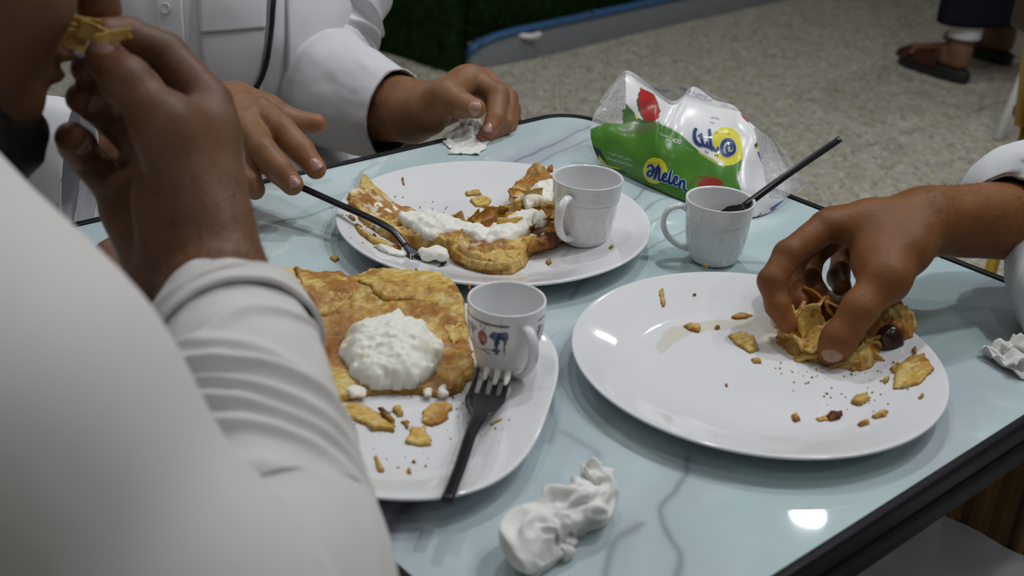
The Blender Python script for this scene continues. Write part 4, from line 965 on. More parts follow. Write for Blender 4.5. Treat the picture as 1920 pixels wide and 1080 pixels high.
# back sheet of the bag, clear with purple print near its top
BT = [((1140, 172), .818), ((1172, 140), .834), ((1215, 156), .836), ((1262, 157), .842), ((1310, 170), .838), ((1345, 186), .832), ((1388, 212), .824), ((1428, 242), .814), ((1460, 284), .796), ((1484, 330), .775), ((1505, 346), .760)]
BTp = catmull([T(*p, z) for p, z in BT], 120) - outn * .006; BBp = catmull([T(*c_[0], TAB + .001) for c_ in COLS], 120) - outn * .062
BBp[:, 2] = TAB + .001
Vb = np.linspace(0, 1, 50)[None, :, None]
bk = BTp[:, None] * (1 - Vb) + BBp[:, None] * Vb - outn * (.03 * np.sin(np.pi * Vb))
bk = bk + ((fbm(bk, 30, 511) - .5) * .012 * np.minimum(1, Vb[..., 0] * 6))[..., None] * outn
ids = np.arange(120 * 50).reshape(120, 50); qb = np.stack([ids[:-1, :-1], ids[1:, :-1], ids[1:, 1:], ids[:-1, 1:]], -1).reshape(-1, 4)
mesh('back_film', bk.reshape(-1, 3), qb, film, pack)
BACK = BVHTree.FromPolygons([tuple(p) for p in bk.reshape(-1, 3)], [tuple(int(i) for i in k) for k in qb])
# stack of folded tissues inside
ins_ = [(B0[int(t * (nu - 1))] - outn * .012, T0[int(t * (nu - 1))]) for t in np.linspace(.06, .56, 8)]
vs, fs = [], []
for k, (b0_, t0_) in enumerate(ins_):
    z1 = min(t0_[2] - .03, TAB + .042); m0 = b0_ * .5 + t0_ * .5
    fr = V([b0_[0], b0_[1], 0]) + V([0, 0, TAB + .002]); 
    vs += [fr, V([fr[0], fr[1], 0]) * .7 + V([t0_[0], t0_[1], 0]) * .3 + V([0, 0, z1]), V([fr[0], fr[1], 0]) - outn * .05 + V([0, 0, z1]), fr - outn * .045]
n = len(ins_); vs = np.array(vs)
fs = [(4 * k + a, 4 * k + 4 + a, 4 * k + 4 + (a + 1) % 4, 4 * k + (a + 1) % 4) for k in range(n - 1) for a in range(4)] + [(0, 1, 2, 3), (4 * n - 1, 4 * n - 2, 4 * n - 3, 4 * n - 4)]
mesh('folded_tissues', vs, fs, TISSUE, pack, smooth=False)

# writing: outlines of the letters laid on the film
def inkm(name, c_): return mat(name, c_, .3, .4, coat=.2)
WHI, NAV_, YEL_, REDI, PUR_ = inkm('white_ink', (.78, .80, .76)), inkm('navy_ink', (.018, .03, .15)), inkm('yellow_ink', (.8, .7, .03)), inkm('red_ink', (.35, .03, .02)), inkm('purple_ink', (.14, .11, .33))
PALEB = inkm('pale_blue_ink', (.42, .60, .72))
def onto(tree, pts, lift):
    out = []
    for x, y in pts:
        d = Vector(unit(ray(x, y))); h = tree.ray_cast(Vector(EYE), d)
        if h[0] is None: return None
        n_ = h[1] if h[1].dot(d) < 0 else -h[1]
        out.append(np.array(h[0] + n_ * lift))
    return np.array(out)
def lay(name, polys2d, tree, m, parent, lift=.0004):
    """polys2d: list of (vertices px, faces)"""
    VS, FS, n_ = [], [], 0
    for vs_, fs_ in polys2d:
        p_ = onto(tree, vs_, lift)
        if p_ is None: continue
        VS.append(p_); FS += [[i + n_ for i in f_] for f_ in fs_]; n_ += len(p_)
    if not VS: return None
    return mesh(name, np.vstack(VS), FS, m, parent, smooth=False)
def stroke(pts, w, n_=26, closed=False, taper=.5):
    p_ = catmull(np.asarray(pts, float), n_); t_ = np.gradient(p_, axis=0); t_ /= np.linalg.norm(t_, axis=1)[:, None] + 1e-9
    nn = np.stack([-t_[:, 1], t_[:, 0]], 1); s_ = np.linspace(0, 1, n_); ww = w * .5 * (taper + (1 - taper) * np.sin(np.pi * s_)**.5)
    v_ = np.vstack([p_ + nn * ww[:, None], p_ - nn * ww[:, None]])
    return v_, [(i, i + 1, n_ + i + 1, n_ + i) for i in range(n_ - 1)]
def textp(body, x, y, size, ang, shear=0.0, cut=2.0, squash=1.0, align='LEFT'):
    cu = bpy.data.curves.new('lettering', 'FONT'); cu.body = body; cu.size = 1; cu.shear = shear; cu.align_x = align; cu.resolution_u = 3
    o_ = bpy.data.objects.new('lettering', cu); COL.objects.link(o_)
    me_ = o_.evaluated_get(bpy.context.evaluated_depsgraph_get()).to_mesh()
    v_ = np.array([tuple(k.co[:2]) for k in me_.vertices]); f_ = [list(p_.vertices) for p_ in me_.polygons]
    bpy.data.objects.remove(o_); bpy.data.curves.remove(cu)
    ca, sa = math.cos(ang), math.sin(ang)
    xx, yy = v_[:, 0] * size * squash, -v_[:, 1] * size
    return np.stack([x + xx * ca - yy * sa, y + xx * sa + yy * ca], 1), f_
def q1(*p): return [(1100 + x / 3.6, 120 + y / 3.6) for x, y in p]
A_ = math.radians(17)
hel = [(q1((412, 700), (425, 685), (446, 690), (452, 720), (440, 752), (420, 755), (412, 740), (425, 722), (455, 722), (480, 690)), 4.6), (q1((487, 680), (480, 715), (462, 765), (452, 780)), 5.0), (q1((452, 735), (475, 730), (495, 732)), 3.4), (q1((497, 700), (492, 740), (488, 775), (500, 785), (512, 772)), 4.4),
       (q1((512, 775), (535, 760), (540, 742), (525, 742), (515, 765), (522, 792), (545, 790), (560, 770)), 4.2), (q1((572, 715), (562, 760), (558, 800), (572, 808), (585, 790)), 4.8), (q1((585, 795), (608, 782), (612, 765), (596, 765), (588, 790), (596, 815), (618, 815), (632, 795)), 4.2),
       (q1((635, 785), (630, 815), (626, 838)), 4.6), (q1((630, 815), (645, 790), (660, 795), (658, 830), (662, 850), (680, 858)), 4.6)]
lay('printed_word', [stroke(p_, w + 3.2, taper=.8) for p_, w in hel], FRONT, PALEB, pack, .0003)
lay('printed_word', [stroke(p_, w) for p_, w in hel], FRONT, NAV_, pack, .0006)
ara = [(q1((985, 600), (960, 618), (925, 610), (912, 575), (920, 535), (945, 515), (975, 520), (995, 550), (998, 585), (980, 612)), 6.5), (q1((985, 600), (955, 600), (945, 570), (958, 545), (975, 552), (978, 580)), 5), (q1((915, 590), (890, 590), (885, 560)), 5), (q1((890, 590), (862, 580), (850, 558)), 5), (q1((860, 578), (840, 560), (828, 440)), 6.2), (q1((845, 572), (815, 555), (812, 525)), 5),
       (q1((815, 555), (790, 548), (775, 500), (772, 470)), 5.2), (q1((790, 545), (765, 548), (738, 525), (728, 490), (732, 450), (745, 438)), 6.5)]
lay('printed_word', [stroke(p_, w + 3, taper=.85) for p_, w in ara], FRONT, PALEB, pack, .0003)
lay('printed_word', [stroke(p_, w, taper=.6) for p_, w in ara], FRONT, NAV_, pack, .0006)
dots = [(q1((752, 482), (760, 488)), 3.2), (q1((865, 612), (872, 616)), 3), (q1((880, 618), (887, 622)), 3), (q1((800, 590), (806, 593)), 3), (q1((813, 596), (819, 600)), 3)]
lay('printed_word', [stroke(p_, w, 6, taper=1) for p_, w in dots], FRONT, NAV_, pack, .0006)
lay('printed_number', [textp('400', *q1((572, 532))[0], 13.2, A_ * .62, squash=.92)], FRONT, WHI, pack, .0006)
lay('printed_line', [textp('Tissues', *q1((488, 480))[0], 6.3, A_)], FRONT, WHI, pack, .0006)
lay('printed_line', [textp('\ufee3\ufee8\ufeaa\ufef3\ufede'[::-1], *q1((528, 515))[0], 4.6, A_)], FRONT, WHI, pack, .0006)
lay('printed_line', [stroke(q1((680 + 14 * k, 570 + 8 * k), (684 + 14 * k, 572 + 8 * k)), 1.8, 4, taper=1) for k in range(3)], FRONT, WHI, pack, .0006)
lay('printed_line', [textp('Smooth Facial Tissues', *q1((142, 640))[0], 5.6, A_ * 1.02)], FRONT, WHI, pack, .0006)
ar = '\ufee3\ufee8\ufe8e\ufea9\ufef3\ufede \ufee7\ufe8e\ufecb\ufee4\ufe94 \ufedf\ufee0\ufeee\ufe9f\ufeea'[::-1]
lay('printed_line', [textp(ar, *q1((155, 606))[0], 6.0, A_ * 1.02)], FRONT, WHI, pack, .0006)
lay('printed_line', [textp('\ufee3\ufee8\ufe8e\ufea9\ufef3\ufede'[::-1], *q1((838, 362))[0], 6.2, .28)], FRONT, PUR_, pack, .0006)
lay('printed_line', [textp('\ufee7\ufe8e\ufecb\ufee4\ufe94'[::-1], *q1((832, 400))[0], 4.6, .1)], FRONT, PUR_, pack, .0006)
lay('printed_line', [textp('\ufee5\ufef5\ufe8d \ufe90\ufef4\ufedf \ufe8e\ufee8\ufebf\ufead', *q1((858, 465))[0], 5.4, .12)], FRONT, REDI, pack, .0006)
lay('printed_line', [textp('NOW IN YELLOW', *q1((408, 672))[0], 3.0, -.02)], FRONT, REDI, pack, .0006)
lay('printed_line', [textp('ROSE OF', *q1((705, 825))[0], 6.0, -1.0), textp('HELEN', *q1((755, 770))[0], 6.0, -.15)], FRONT, REDI, pack, .0006)
lay('printed_line', [textp('Tissues', *q1((452, 190))[0], 10.5, -.02, shear=.25)], BACK, PUR_, pack, .0006)
lay('printed_line', [textp('Soft & hygienic', *q1((622, 168))[0], 9.5, .32), textp('for daily use', *q1((730, 236))[0], 7, .1)], BACK, PUR_, pack, .0006)

# ------------------------------------------------------------------ people
def Pd(a): return P(a[0], a[1], a[2])
def chainp(s, pts, rs, k=.003): s.chain([Pd(p) for p in pts], rs, k)
def bounds(pts, m):
    a = np.array(pts); return a.min(0) - m, a.max(0) + m
def nail(p, d, n_, w, l, parent, m=NAIL):
    """fingernail: a small curved plate at p, long axis d, facing n_"""
    d = unit(d); n_ = unit(V(n_) - (V(n_) @ d) * d); b = np.cross(d, n_)
    u, v = np.meshgrid(np.linspace(-1, 1, 9), np.linspace(-1, 1, 9), indexing='ij')
    uu, vv2 = u * np.sqrt(1 - v * v / 2), v * np.sqrt(1 - u * u / 2); uu, vv2 = uu * (1 + .12 * (1 - np.abs(vv2))), vv2
    q_ = V(p) + (uu * w / 2)[..., None] * b + (vv2 * l / 2)[..., None] * d + (-.30 * w * uu**2 - .06 * l * vv2**2)[..., None] * n_
    lo_ = q_ - n_ * .0012; i_ = np.arange(81).reshape(9, 9)
    f_ = np.stack([i_[:-1, :-1], i_[1:, :-1], i_[1:, 1:], i_[:-1, 1:]], -1).reshape(-1, 4)
    fs_ = [f_, f_[:, ::-1] + 81]
    for e_ in (i_[:, 0], i_[-1, :], i_[::-1, -1], i_[0, ::-1]): fs_.append(np.stack([e_[:-1], e_[:-1] + 81, e_[1:] + 81, e_[1:]], 1))
    return mesh('fingernail', np.vstack([q_.reshape(-1, 3), lo_.reshape(-1, 3)]), np.vstack(fs_), m, parent)
def arm_hair(name, v, f, lo_, hi_, n_, along, parent, seed=0, l=(.006, .012), zone=None):
    r = np.random.default_rng(seed); f = np.asarray(f); ctr = v[f].mean(1)
    nn = np.cross(v[f[:, 1]] - v[f[:, 0]], v[f[:, 2]] - v[f[:, 0]]); ar = np.linalg.norm(nn, axis=1); nn /= ar[:, None] + 1e-15
    ok = zone(ctr) if zone else np.ones(len(ctr), bool)
    pick = r.choice(np.flatnonzero(ok), n_, p=(ar * ok)[ok] / (ar * ok)[ok].sum())
    b0 = ctr[pick] + r.normal(0, .0006, (n_, 3)); d_ = nn[pick] * .35 + unit(along) + r.normal(0, .35, (n_, 3)); d_ /= np.linalg.norm(d_, axis=1)[:, None]
    s_ = np.cross(d_, nn[pick]); L_ = r.uniform(*l, (n_, 1)); mid = b0 + d_ * L_ * .55 + nn[pick] * .0012; tip_ = b0 + d_ * L_ - nn[pick] * .0003
    V_ = np.stack([b0 - s_ * .00011, b0 + s_ * .00011, mid + s_ * .00008, mid - s_ * .00008, tip_], 1).reshape(-1, 3); k_ = np.arange(n_)[:, None] * 5
    F_ = [list(a) for a in (k_ + [0, 1, 2, 3])] + [list(a) for a in (k_ + [3, 2, 4])]
    return tag(mesh(name, V_, F_, HAIR, parent), kind='stuff')
def head_sdf(s, c_, fwd, up, k=1.0, beard=None):
    """adds a head to the field: skull, jaw, nose, brow, lips, ears, eye sockets"""
    fwd = unit(fwd); up = unit(V(up) - (V(up) @ fwd) * fwd); rt = np.cross(fwd, up); A = [rt, fwd, up]
    def at_(x, y, z): return c_ + k * (rt * x + fwd * y + up * z)
    s.ell(at_(0, -.012, .035), k * V((.075, .096, .085)), .01, A); s.ell(at_(0, .025, -.045), k * V((.056, .066, .068)), .03, A)
    s.ell(at_(0, .072, -.085), k * V((.026, .022, .020)), .02, A); s.ell(at_(0, .086, .030), k * V((.046, .012, .012)), .02, A)
    s.cone(at_(0, .094, .015), at_(0, .112, -.022), .008 * k, .013 * k, .012)
    for x in (-1, 1):
        s.ell(at_(x * .034, .086, .006), k * V((.015, .010, .010)), .006, A, sub=True)
        s.ell(at_(x * .036, .060, -.022), k * V((.022, .022, .022)), .02, A); s.ell(at_(x * .077, -.008, -.005), k * V((.008, .018, .030)), .006, A)
    s.ell(at_(0, .094, -.050), k * V((.024, .009, .006)), .005, A); s.ell(at_(0, .092, -.062), k * V((.021, .009, .007)), .005, A)
    return at_, A
def eyes(at_, parent):
    white, dark = mat('eye_white', (.7, .68, .65), .2), mat('eye_iris', (.03, .015, .008), .1)
    for x in (-1, 1):
        v, f = lathe([(0, -.011), (.006, -.0092), (.0095, -.0055), (.011, 0), (.0095, .0055), (.006, .0092), (0, .011)], (0, 0, 0), 16)
        e = mesh('eye', v + at_(x * .033, .080, .006), f, white, parent)
        v, f = lathe([(0, -.0052), (.004, -.003), (.005, 0), (.004, .003), (0, .0052)], (0, 0, 0), 12)
        mesh('iris', v + at_(x * .033, .0875, .006), f, dark, parent)
def shell(path, r, seg=64, n=90, fold=None, th=.0025, up=(0, 0, 1)):
    """open sleeve with thickness: outer loft, turned in at the last station"""
    path = np.asarray(path, float); r = np.asarray(r, float)
    if r.ndim == 1: r = np.stack([r, r], 1)
    v1, f1 = tube(path, r, seg, up, False, fold, n); v2, _ = tube(path, r - th, seg, up, False, fold, n)
    N_ = len(v1); m = N_ // seg
    f = [list(q) for q in f1] + [[i + N_ for i in q[::-1]] for q in f1]
    for e in (0, m - 1):
        for j in range(seg):
            a, b = e * seg + j, e * seg + (j + 1) % seg
            q = [a, a + N_, b + N_, b]; f.append(q if e == 0 else q[::-1])
    return np.vstack([v1, v2]), np.array(f)
def ridges(list_, seed=0, wob=.03):
    """list_ of (s0, amp, width, theta0, half_span, slant): fold ridges across a sleeve"""
    def f(S, TH):
        d = np.zeros_like(S)
        for s0, a, w, t0_, hs, sl in list_:
            dt = (TH - t0_ + np.pi) % (2 * np.pi) - np.pi
            x = (S - s0 - sl * dt - wob * (vnoise(np.stack([TH * 1.3, S * 0 + s0 * 9, S * 0], -1), 1.0, seed) - .5)) / w
            d = d + a * np.exp(-x * x) * np.exp(-(dt / hs)**4)
        return d
    return f
def addf(*fs): return lambda S, TH: sum(f(S, TH) for f in fs)
def soft(amp, fs, ft, seed): return lambda S, TH: amp * (fbm(np.stack([np.cos(TH) * ft, np.sin(TH) * ft, S * fs], -1), 1.0, seed, 3) - .5) * 2

def skincol(v, base, knuckles, tips):
    """pigment: darker knuckles, redder fingertips, slight mottling"""
    c = np.broadcast_to(V(base), v.shape).copy(); c *= (1 + .22 * (fbm(v, 38, 91, 3) - .5))[:, None]
    for k in knuckles:
        w = np.exp(-(np.linalg.norm(v - Pd(k), axis=1) / .0135)**4); c *= 1 - w[:, None] * V((.24, .30, .32))
    for k in tips:
        w = np.exp(-(np.linalg.norm(v - Pd(k), axis=1) / .016)**2); c *= 1 + w[:, None] * V((.22, .02, .0))
    return c
# ---- person with the hand over the right plate
def person_right():
    root = empty('person', (.80, .98, 0), 'white robed person at the right table corner pinching pastry on the nearly empty plate', 'person', 'people around the table')
    W0, W1 = (1738, 416, .935), (1925, 412, .985)
    EL = V([.78, .88, .90]); SH = V([.86, 1.00, 1.26])
    idx = [(1548, 424, .925), (1478, 478, .912), (1447, 528, .905), (1458, 572, .902), (1476, 606, .901)]
    midf = [(1560, 416, .950), (1488, 480, .950), (1478, 520, .944), (1500, 565, .925)]
    rng_ = [(1600, 418, .972), (1522, 478, .980), (1516, 525, .968), (1540, 560, .945)]
    pky = [(1640, 424, .985), (1580, 480, 1.0), (1572, 520, .985), (1580, 545, .965)]
    thm = [(1700, 466, .912), (1660, 522, .892), (1612, 580, .882), (1575, 632, .884), (1556, 662, .886)]
    allp = [Pd(p) for p in idx + midf + rng_ + pky + thm + [W0, W1]]
    lo_, hi_ = bounds(allp, .05)
    s = Sdf(lo_, hi_, .0017)
    w0, w1 = Pd(W0), Pd(W1)
    s.cone(w0, w1, .0260, .034, .01); s.cone(w0 + V([0, .012, -.004]), w1 + V([0, .012, -.006]), .023, .030, .01)
    for q, r0, r1 in ((idx, .0175, .0130), (midf, .0175, .0125), (rng_, .017, .012), (pky, .0155, .011)):
        s.cone(w0 + (Pd(q[0]) - Pd(idx[0])) * .5, Pd(q[0]), r0 + .003, r1, .013)
    s.cone(Pd(thm[0]), Pd(thm[1]), .0185, .0165, .014); s.cone(Pd(thm[0]), w0, .018, .021, .012); s.cone(Pd(thm[1]), Pd(idx[0]) * .55 + w0 * .45, .014, .016, .016)
    s.cone(Pd((1640, 490, .908)), Pd((1680, 440, .925)), .016, .020, .016)
    for q, r in ((idx, (.0118, .0112, .0105, .0092, .0078)), (midf, (.0115, .0112, .0105, .0085)), (rng_, (.0112, .0108, .010, .0082)), (pky, (.0100, .0095, .0088, .0075))):
        chainp(s, q, r, .0022)
        for p_, rr_ in zip(q[1:-1], r[1:-1]): s.ell(Pd(p_), V([1, 1, 1]) * rr_ * 1.05, .003)
    chainp(s, thm[1:], (.0158, .0132, .0122, .0096), .006)
    s.ell(Pd((1572, 640, .884)), V([.0135, .0125, .0135]), .004)
    s.noise(.0007, 55, 3, 2)
    v, f = s.mesh(2)
    # upper arm, trunk, head and legs, coarse (under the robe or outside the picture)
    b = Sdf((.30, .60, .0), (1.25, 1.45, 1.80), .011)
    b.cone(w1, EL, .032, .040, .01); b.cone(EL, SH, .042, .055, .02)
    pel, chest, neck = V([.92, 1.10, .55]), V([.86, 1.05, 1.20]), V([.84, 1.02, 1.40])
    b.cone(pel, chest, .15, .16, .05); b.cone(chest, neck, .12, .055, .06); b.cone(neck, neck + V([-.02, -.03, .08]), .052, .05, .02)
    b.cone(pel, V([.56, .74, .50]), .085, .065, .05); b.cone(V([.56, .74, .50]), V([.60, .76, .08]), .055, .035, .02); b.cone(V([.60, .76, .05]), V([.52, .66, .03]), .035, .028, .02)
    b.cone(pel, V([.72, 1.00, .50]), .085, .07, .05); b.cone(V([.72, 1.0, .50]), V([.74, 1.0, .08]), .055, .035, .02)
    at_, A = head_sdf(b, V([.80, .97, 1.57]), (-.75, -.6, -.25), (0, 0, 1))
    v2, f2 = b.mesh(1)
    bv_, bf_ = njoin([(v, f), (v2, f2)]); body = mesh('body', bv_, bf_, SKINC, root, col=skincol(bv_, (.215, .084, .027), [idx[1], idx[2], midf[1], rng_[1], thm[3], idx[0], midf[0]], [idx[4], midf[3], thm[4]]))
    eyes(at_, body)
    tn = Pd((1559, 660, .8738))
    nail(tn, Pd(thm[4]) - Pd(thm[3]), unit(EYE - tn) + V([-.10, 0, .1]), .0150, .0150, body)
    z = lambda c_: (c_ @ unit(w1 - w0) > (w0 @ unit(w1 - w0)) - .012) & (c_[:, 2] > w0[2] - .03)
    arm_hair('arm_hair', v, f, None, None, 1100, w0 - w1 + V([0, 0, -.02]), body, 3, (.004, .009), z)
    ARMS.append((v, f))
    # robe: wide sleeve falling from the forearm, trunk, lap
    sl = [Pd((1904, 402, .978)), Pd((1936, 374, .988)), w1 * .62 + EL * .38 + V([0, 0, .006]), EL, (EL + SH) / 2, SH + V([0, 0, .01])]
    sv, sf = shell(sl, [(.0385, .040), (.049, .049), (.062, .060), (.062, .058), (.075, .07), (.09, .085)], 72, 100, soft(.006, 5, 1.6, 21))
    t = Sdf((.25, .55, .12), (1.30, 1.50, 1.46), .010)
    t.cone(pel, chest, .175, .185, .06); t.cone(chest, neck + V([0, 0, -.03]), .16, .075, .07); t.cone(chest + V([.06, -.12, .05]), SH, .10, .085, .06); t.cone(chest, chest + V([-.10, .16, .03]), .12, .09, .06)
    t.cone(pel, V([.50, .70, .515]), .12, .092, .06); t.cone(V([.56, .74, .49]), V([.60, .76, .16]), .09, .075, .05); t.cone(pel, V([.72, 1.0, .52]), .11, .095, .05); t.cone(V([.72, 1.0, .5]), V([.74, 1.0, .16]), .09, .075, .05)
    t.cone(V([.52, .74, .48]), T(1790, 1120, .47), .088, .08, .05); t.cone(T(1790, 1120, .47), T(1660, 1180, .45), .085, .07, .05)
    t.noise(.014, 9, 8, 3)
    X = np.stack(np.meshgrid(*t.ax, indexing='ij'), -1); near = np.abs(t.d) < .03
    q = X[near]; t.d[near] -= .006 * (1 - np.abs(fbm(q * V([1, 1, .6]), 14, 77, 2) - .5) * 4)
    tv_, tf_ = t.mesh(1)
    # hanging front of the sleeve
    dp = [Pd((2005, 370, 1.0)), Pd((1962, 480, .97)), Pd((1972, 550, .95)), Pd((2000, 610, .935)), Pd((2040, 660, .925))]
    dv, df = tube(dp, [(.03, .036), (.03, .038), (.03, .038), (.028, .036), (.02, .03)], 28, (0, 1, 0), True, soft(.006, 4, 1.5, 31), 40)
    mesh('robe', *njoin([(sv, sf), (tv_, tf_)]), THOBE, root)
    me_ = mesh('sleeve_fold', dv, df, THOBE, root)
    return root
# ---- person across the table
def person_across():
    root = empty('person', (-.30, 1.75, 0), 'person in a white robe with black neck cord sitting across the table', 'person', 'people around the table')
    # left hand with the tissue
    W0, W1 = (772, 214, 1.355), (690, 205, 1.43)
    idx = [(888, 150, 1.350), (934, 178, 1.335), (930, 222, 1.318), (916, 246, 1.310)]
    mdl = [(905, 150, 1.375), (950, 186, 1.362), (946, 232, 1.335), (905, 262, 1.318)]
    rng_ = [(915, 160, 1.400), (958, 206, 1.385), (950, 248, 1.355), (908, 270, 1.335)]
    pky = [(915, 180, 1.415), (960, 225, 1.400), (950, 258, 1.375), (920, 272, 1.355)]
    thm = [(800, 210, 1.330), (835, 182, 1.312), (862, 196, 1.300), (892, 203, 1.296)]
    w0, w1 = Pd(W0), Pd(W1)
    lo_, hi_ = bounds([Pd(p) for p in idx + mdl + rng_ + pky + thm + [W0, W1]], .05)
    s = Sdf(lo_, hi_, .0021)
    s.cone(w0, w1, .032, .038, .01); s.cone(w0 + V([0, .012, .012]), w1 + V([0, .012, .012]), .026, .032, .012)
    for q, r0, r1 in ((idx, .021, .0150), (mdl, .021, .0150), (rng_, .021, .0145), (pky, .019, .013)): s.cone(w0 + (Pd(q[0]) - Pd(mdl[0])) * .5, Pd(q[0]), r0, r1, .013)
    s.cone(Pd(thm[0]), Pd(thm[1]), .024, .0185, .016); s.cone(Pd(thm[0]), w0, .023, .027, .014); s.cone(Pd(thm[1]), Pd((872, 150, 1.345)), .017, .016, .016)
    for q, r in ((idx, (.0140, .0130, .0112, .0092)), (mdl, (.0140, .0130, .0112, .0092)), (rng_, (.0135, .0120, .0108, .0090)), (pky, (.012, .0112, .0100, .0085))): chainp(s, q, r, .0025)
    chainp(s, thm[1:], (.0165, .0142, .0112), .006)
    s.noise(.0008, 50, 9, 2)
    v, f = s.mesh(2)
    # right hand reaching over the spoon
    V0, V1 = (400, 210, 1.145), (250, 258, 1.125)
    idx2 = [(486, 208, 1.105), (528, 245, 1.088), (566, 283, 1.078), (592, 316, 1.072)]
    mdl2 = [(460, 232, 1.090), (492, 284, 1.066), (524, 320, 1.058), (548, 345, 1.058)]
    rng2 = [(440, 258, 1.085), (452, 310, 1.068), (468, 340, 1.062), (478, 356, 1.062)]
    pky2 = [(415, 272, 1.085), (415, 320, 1.070), (425, 345, 1.064), (434, 356, 1.064)]
    thm2 = [(445, 190, 1.145), (500, 208, 1.160), (552, 232, 1.165), (594, 232, 1.165)]
    lo2, hi2 = bounds([Pd(p) for p in idx2 + mdl2 + rng2 + pky2 + thm2 + [V0, V1]], .045)
    s2 = Sdf(lo2, hi2, .0021); a0, a1 = Pd(V0), Pd(V1)
    s2.cone(a0, a1, .027, .032, .01); s2.cone(a0 + V([0, -.01, -.012]), a1 + V([0, -.01, -.012]), .024, .03, .012)
    for q, r0, r1 in ((idx2, .019, .0150), (mdl2, .019, .0145), (rng2, .018, .0135), (pky2, .017, .012)): s2.cone(a0 + (Pd(q[0]) - Pd(idx2[0])) * .5, Pd(q[0]), r0, r1, .013)
    s2.cone(Pd(thm2[0]), Pd(thm2[1]), .019, .015, .014)
    for q, r in ((idx2, (.0135, .0132, .0118, .0098)), (mdl2, (.0132, .0135, .0122, .0102)), (rng2, (.0125, .0122, .011, .0092)), (pky2, (.0112, .0108, .0098, .0085))): chainp(s2, q, r, .0025)
    chainp(s2, thm2, (.016, .0145, .0128, .0100), .006)
    s2.noise(.0008, 50, 10, 2)
    vb, fb = s2.mesh(2)
    b = Sdf((-1.0, .84, 0), (.15, 2.2, 1.82), .012)
    ELl, SHl = P(606, 165, 1.60), P(620, -190, 1.68); ELr, SHr = P(-120, 260, 1.20), P(50, -180, 1.52)
    pel, chest = V([-.46, 1.84, .55]), P(370, -60, 1.68); neck = chest + V([.03, -.03, .22])
    b.cone(w1, ELl, .036, .040, .01); b.cone(ELl, SHl, .040, .05, .02); b.cone(a1, ELr, .033, .042, .01); b.cone(ELr, SHr, .045, .055, .02)
    b.cone(pel, chest, .15, .165, .05); b.cone(chest, neck, .12, .055, .06); b.cone(neck, neck + V([.02, -.02, .09]), .053, .05, .02); b.cone(SHl, SHr, .06, .06, .05)
    for k in (-1, 1):
        kn = V([-.40 + k * .13, 1.44, .52]); b.cone(pel + V([k * .09, 0, 0]), kn, .085, .065, .04); b.cone(kn, kn + V([0, .05, -.44]), .055, .035, .02); b.cone(kn + V([0, .05, -.46]), kn + V([0, -.05, -.48]), .035, .028, .02)
    at_, A = head_sdf(b, neck + V([.03, -.04, .19]), (.45, -.85, -.25), (0, 0, 1))
    v2, f2 = b.mesh(1)
    bv_, bf_ = njoin([(v, f), (vb, fb), (v2, f2)]); body = mesh('body', bv_, bf_, SKINB, root, col=skincol(bv_, (.255, .118, .055), [idx[1], mdl[1], rng_[1], thm[2], idx2[1], mdl2[1], rng2[1], idx2[0], mdl2[0]], [idx[3], mdl[3], thm[3], idx2[3], mdl2[3], thm2[3]]))
    eyes(at_, body)
    def nl(q, lift, w, l, tilt=(0, 0, 0)):
        a_, b_ = Pd(q[-2]), Pd(q[-1]); d_ = unit(b_ - a_); p_ = b_ + d_ * .001
        n_ = unit(EYE - p_) + V(tilt); n_ = unit(n_ - (n_ @ d_) * d_); nail(p_ + n_ * lift, d_, n_, w, l, body)
    nl(thm, .0128, .0165, .0165); nl(idx, .0103, .0115, .0135, (-.3, 0, 0)); nl(mdl, .0102, .0115, .0125); nl(idx2, .0110, .0125, .0130, (.2, 0, .3)); nl(mdl2, .0112, .012, .012, (.2, 0, .5))
    z = lambda c_: (c_ @ unit(w1 - w0) > (w0 @ unit(w1 - w0)) - .01)
    arm_hair('arm_hair', v, f, None, None, 900, w0 - w1, body, 5, (.006, .014), lambda c_: z(c_) & (c_[:, 2] > w0[2] - .01))
    # crumpled tissue in the hand
    # robe
    t = Sdf((-.90, 1.25, .12), (.18, 2.25, 1.48), .0085)
    t.cone(pel, chest, .20, .20, .08); t.cone(chest, neck - V([0, 0, .02]), .15, .075, .07); t.cone(SHl, SHr, .085, .085, .07)
    t.cone(pel, P(430, 60, 1.62), .18, .16, .08)
    for k in (-1, 1):
        kn = V([-.40 + k * .13, 1.44, .535]); t.cone(pel + V([k * .08, 0, 0]), kn, .12, .09, .05); t.cone(kn, kn + V([0, .05, -.36]), .085, .085, .05)
    t.cone(V([-.52, 1.45, .53]), V([-.28, 1.45, .53]), .07, .07, .06)
    t.noise(.009, 8, 18, 3)
    tv_, tf_ = t.mesh(2)
    cuffs = [Pd((742, 216, 1.385)), Pd((722, 210, 1.40)), Pd((674, 190, 1.47)), Pd((625, 168, 1.55)), Pd((596, 130, 1.62)), Pd((596, 70, 1.65)), Pd((606, 0, 1.67)), SHl + V([0, 0, .005])]
    rr_ = [(.052, .048), (.055, .051), (.066, .062), (.074, .070), (.074, .072), (.070, .074), (.075, .085), (.09, .095)]
    fl = addf(ridges([(.40, .005, .016, 2.6, 1.3, .03), (.585, .007, .010, 2.4, 2.6, .03), (.625, .010, .012, .6, 2.6, .03), (.665, .009, .011, 2.4, 2.8, -.03), (.70, .011, .013, .8, 2.6, .03), (.745, .010, .013, 2.4, 2.8, -.03), (.79, .010, .016, .8, 2.8, .03), (.85, .009, .02, 2.2, 2.8, -.03)], 4, .06), soft(.004, 6, 1.8, 33))
    sv, sf = shell(cuffs, rr_, 96, 150, fl)
    cuff2 = [Pd((148, 326, 1.060)), Pd((100, 318, 1.062)), Pd((0, 292, 1.095)), ELr, (ELr + SHr) / 2, SHr]
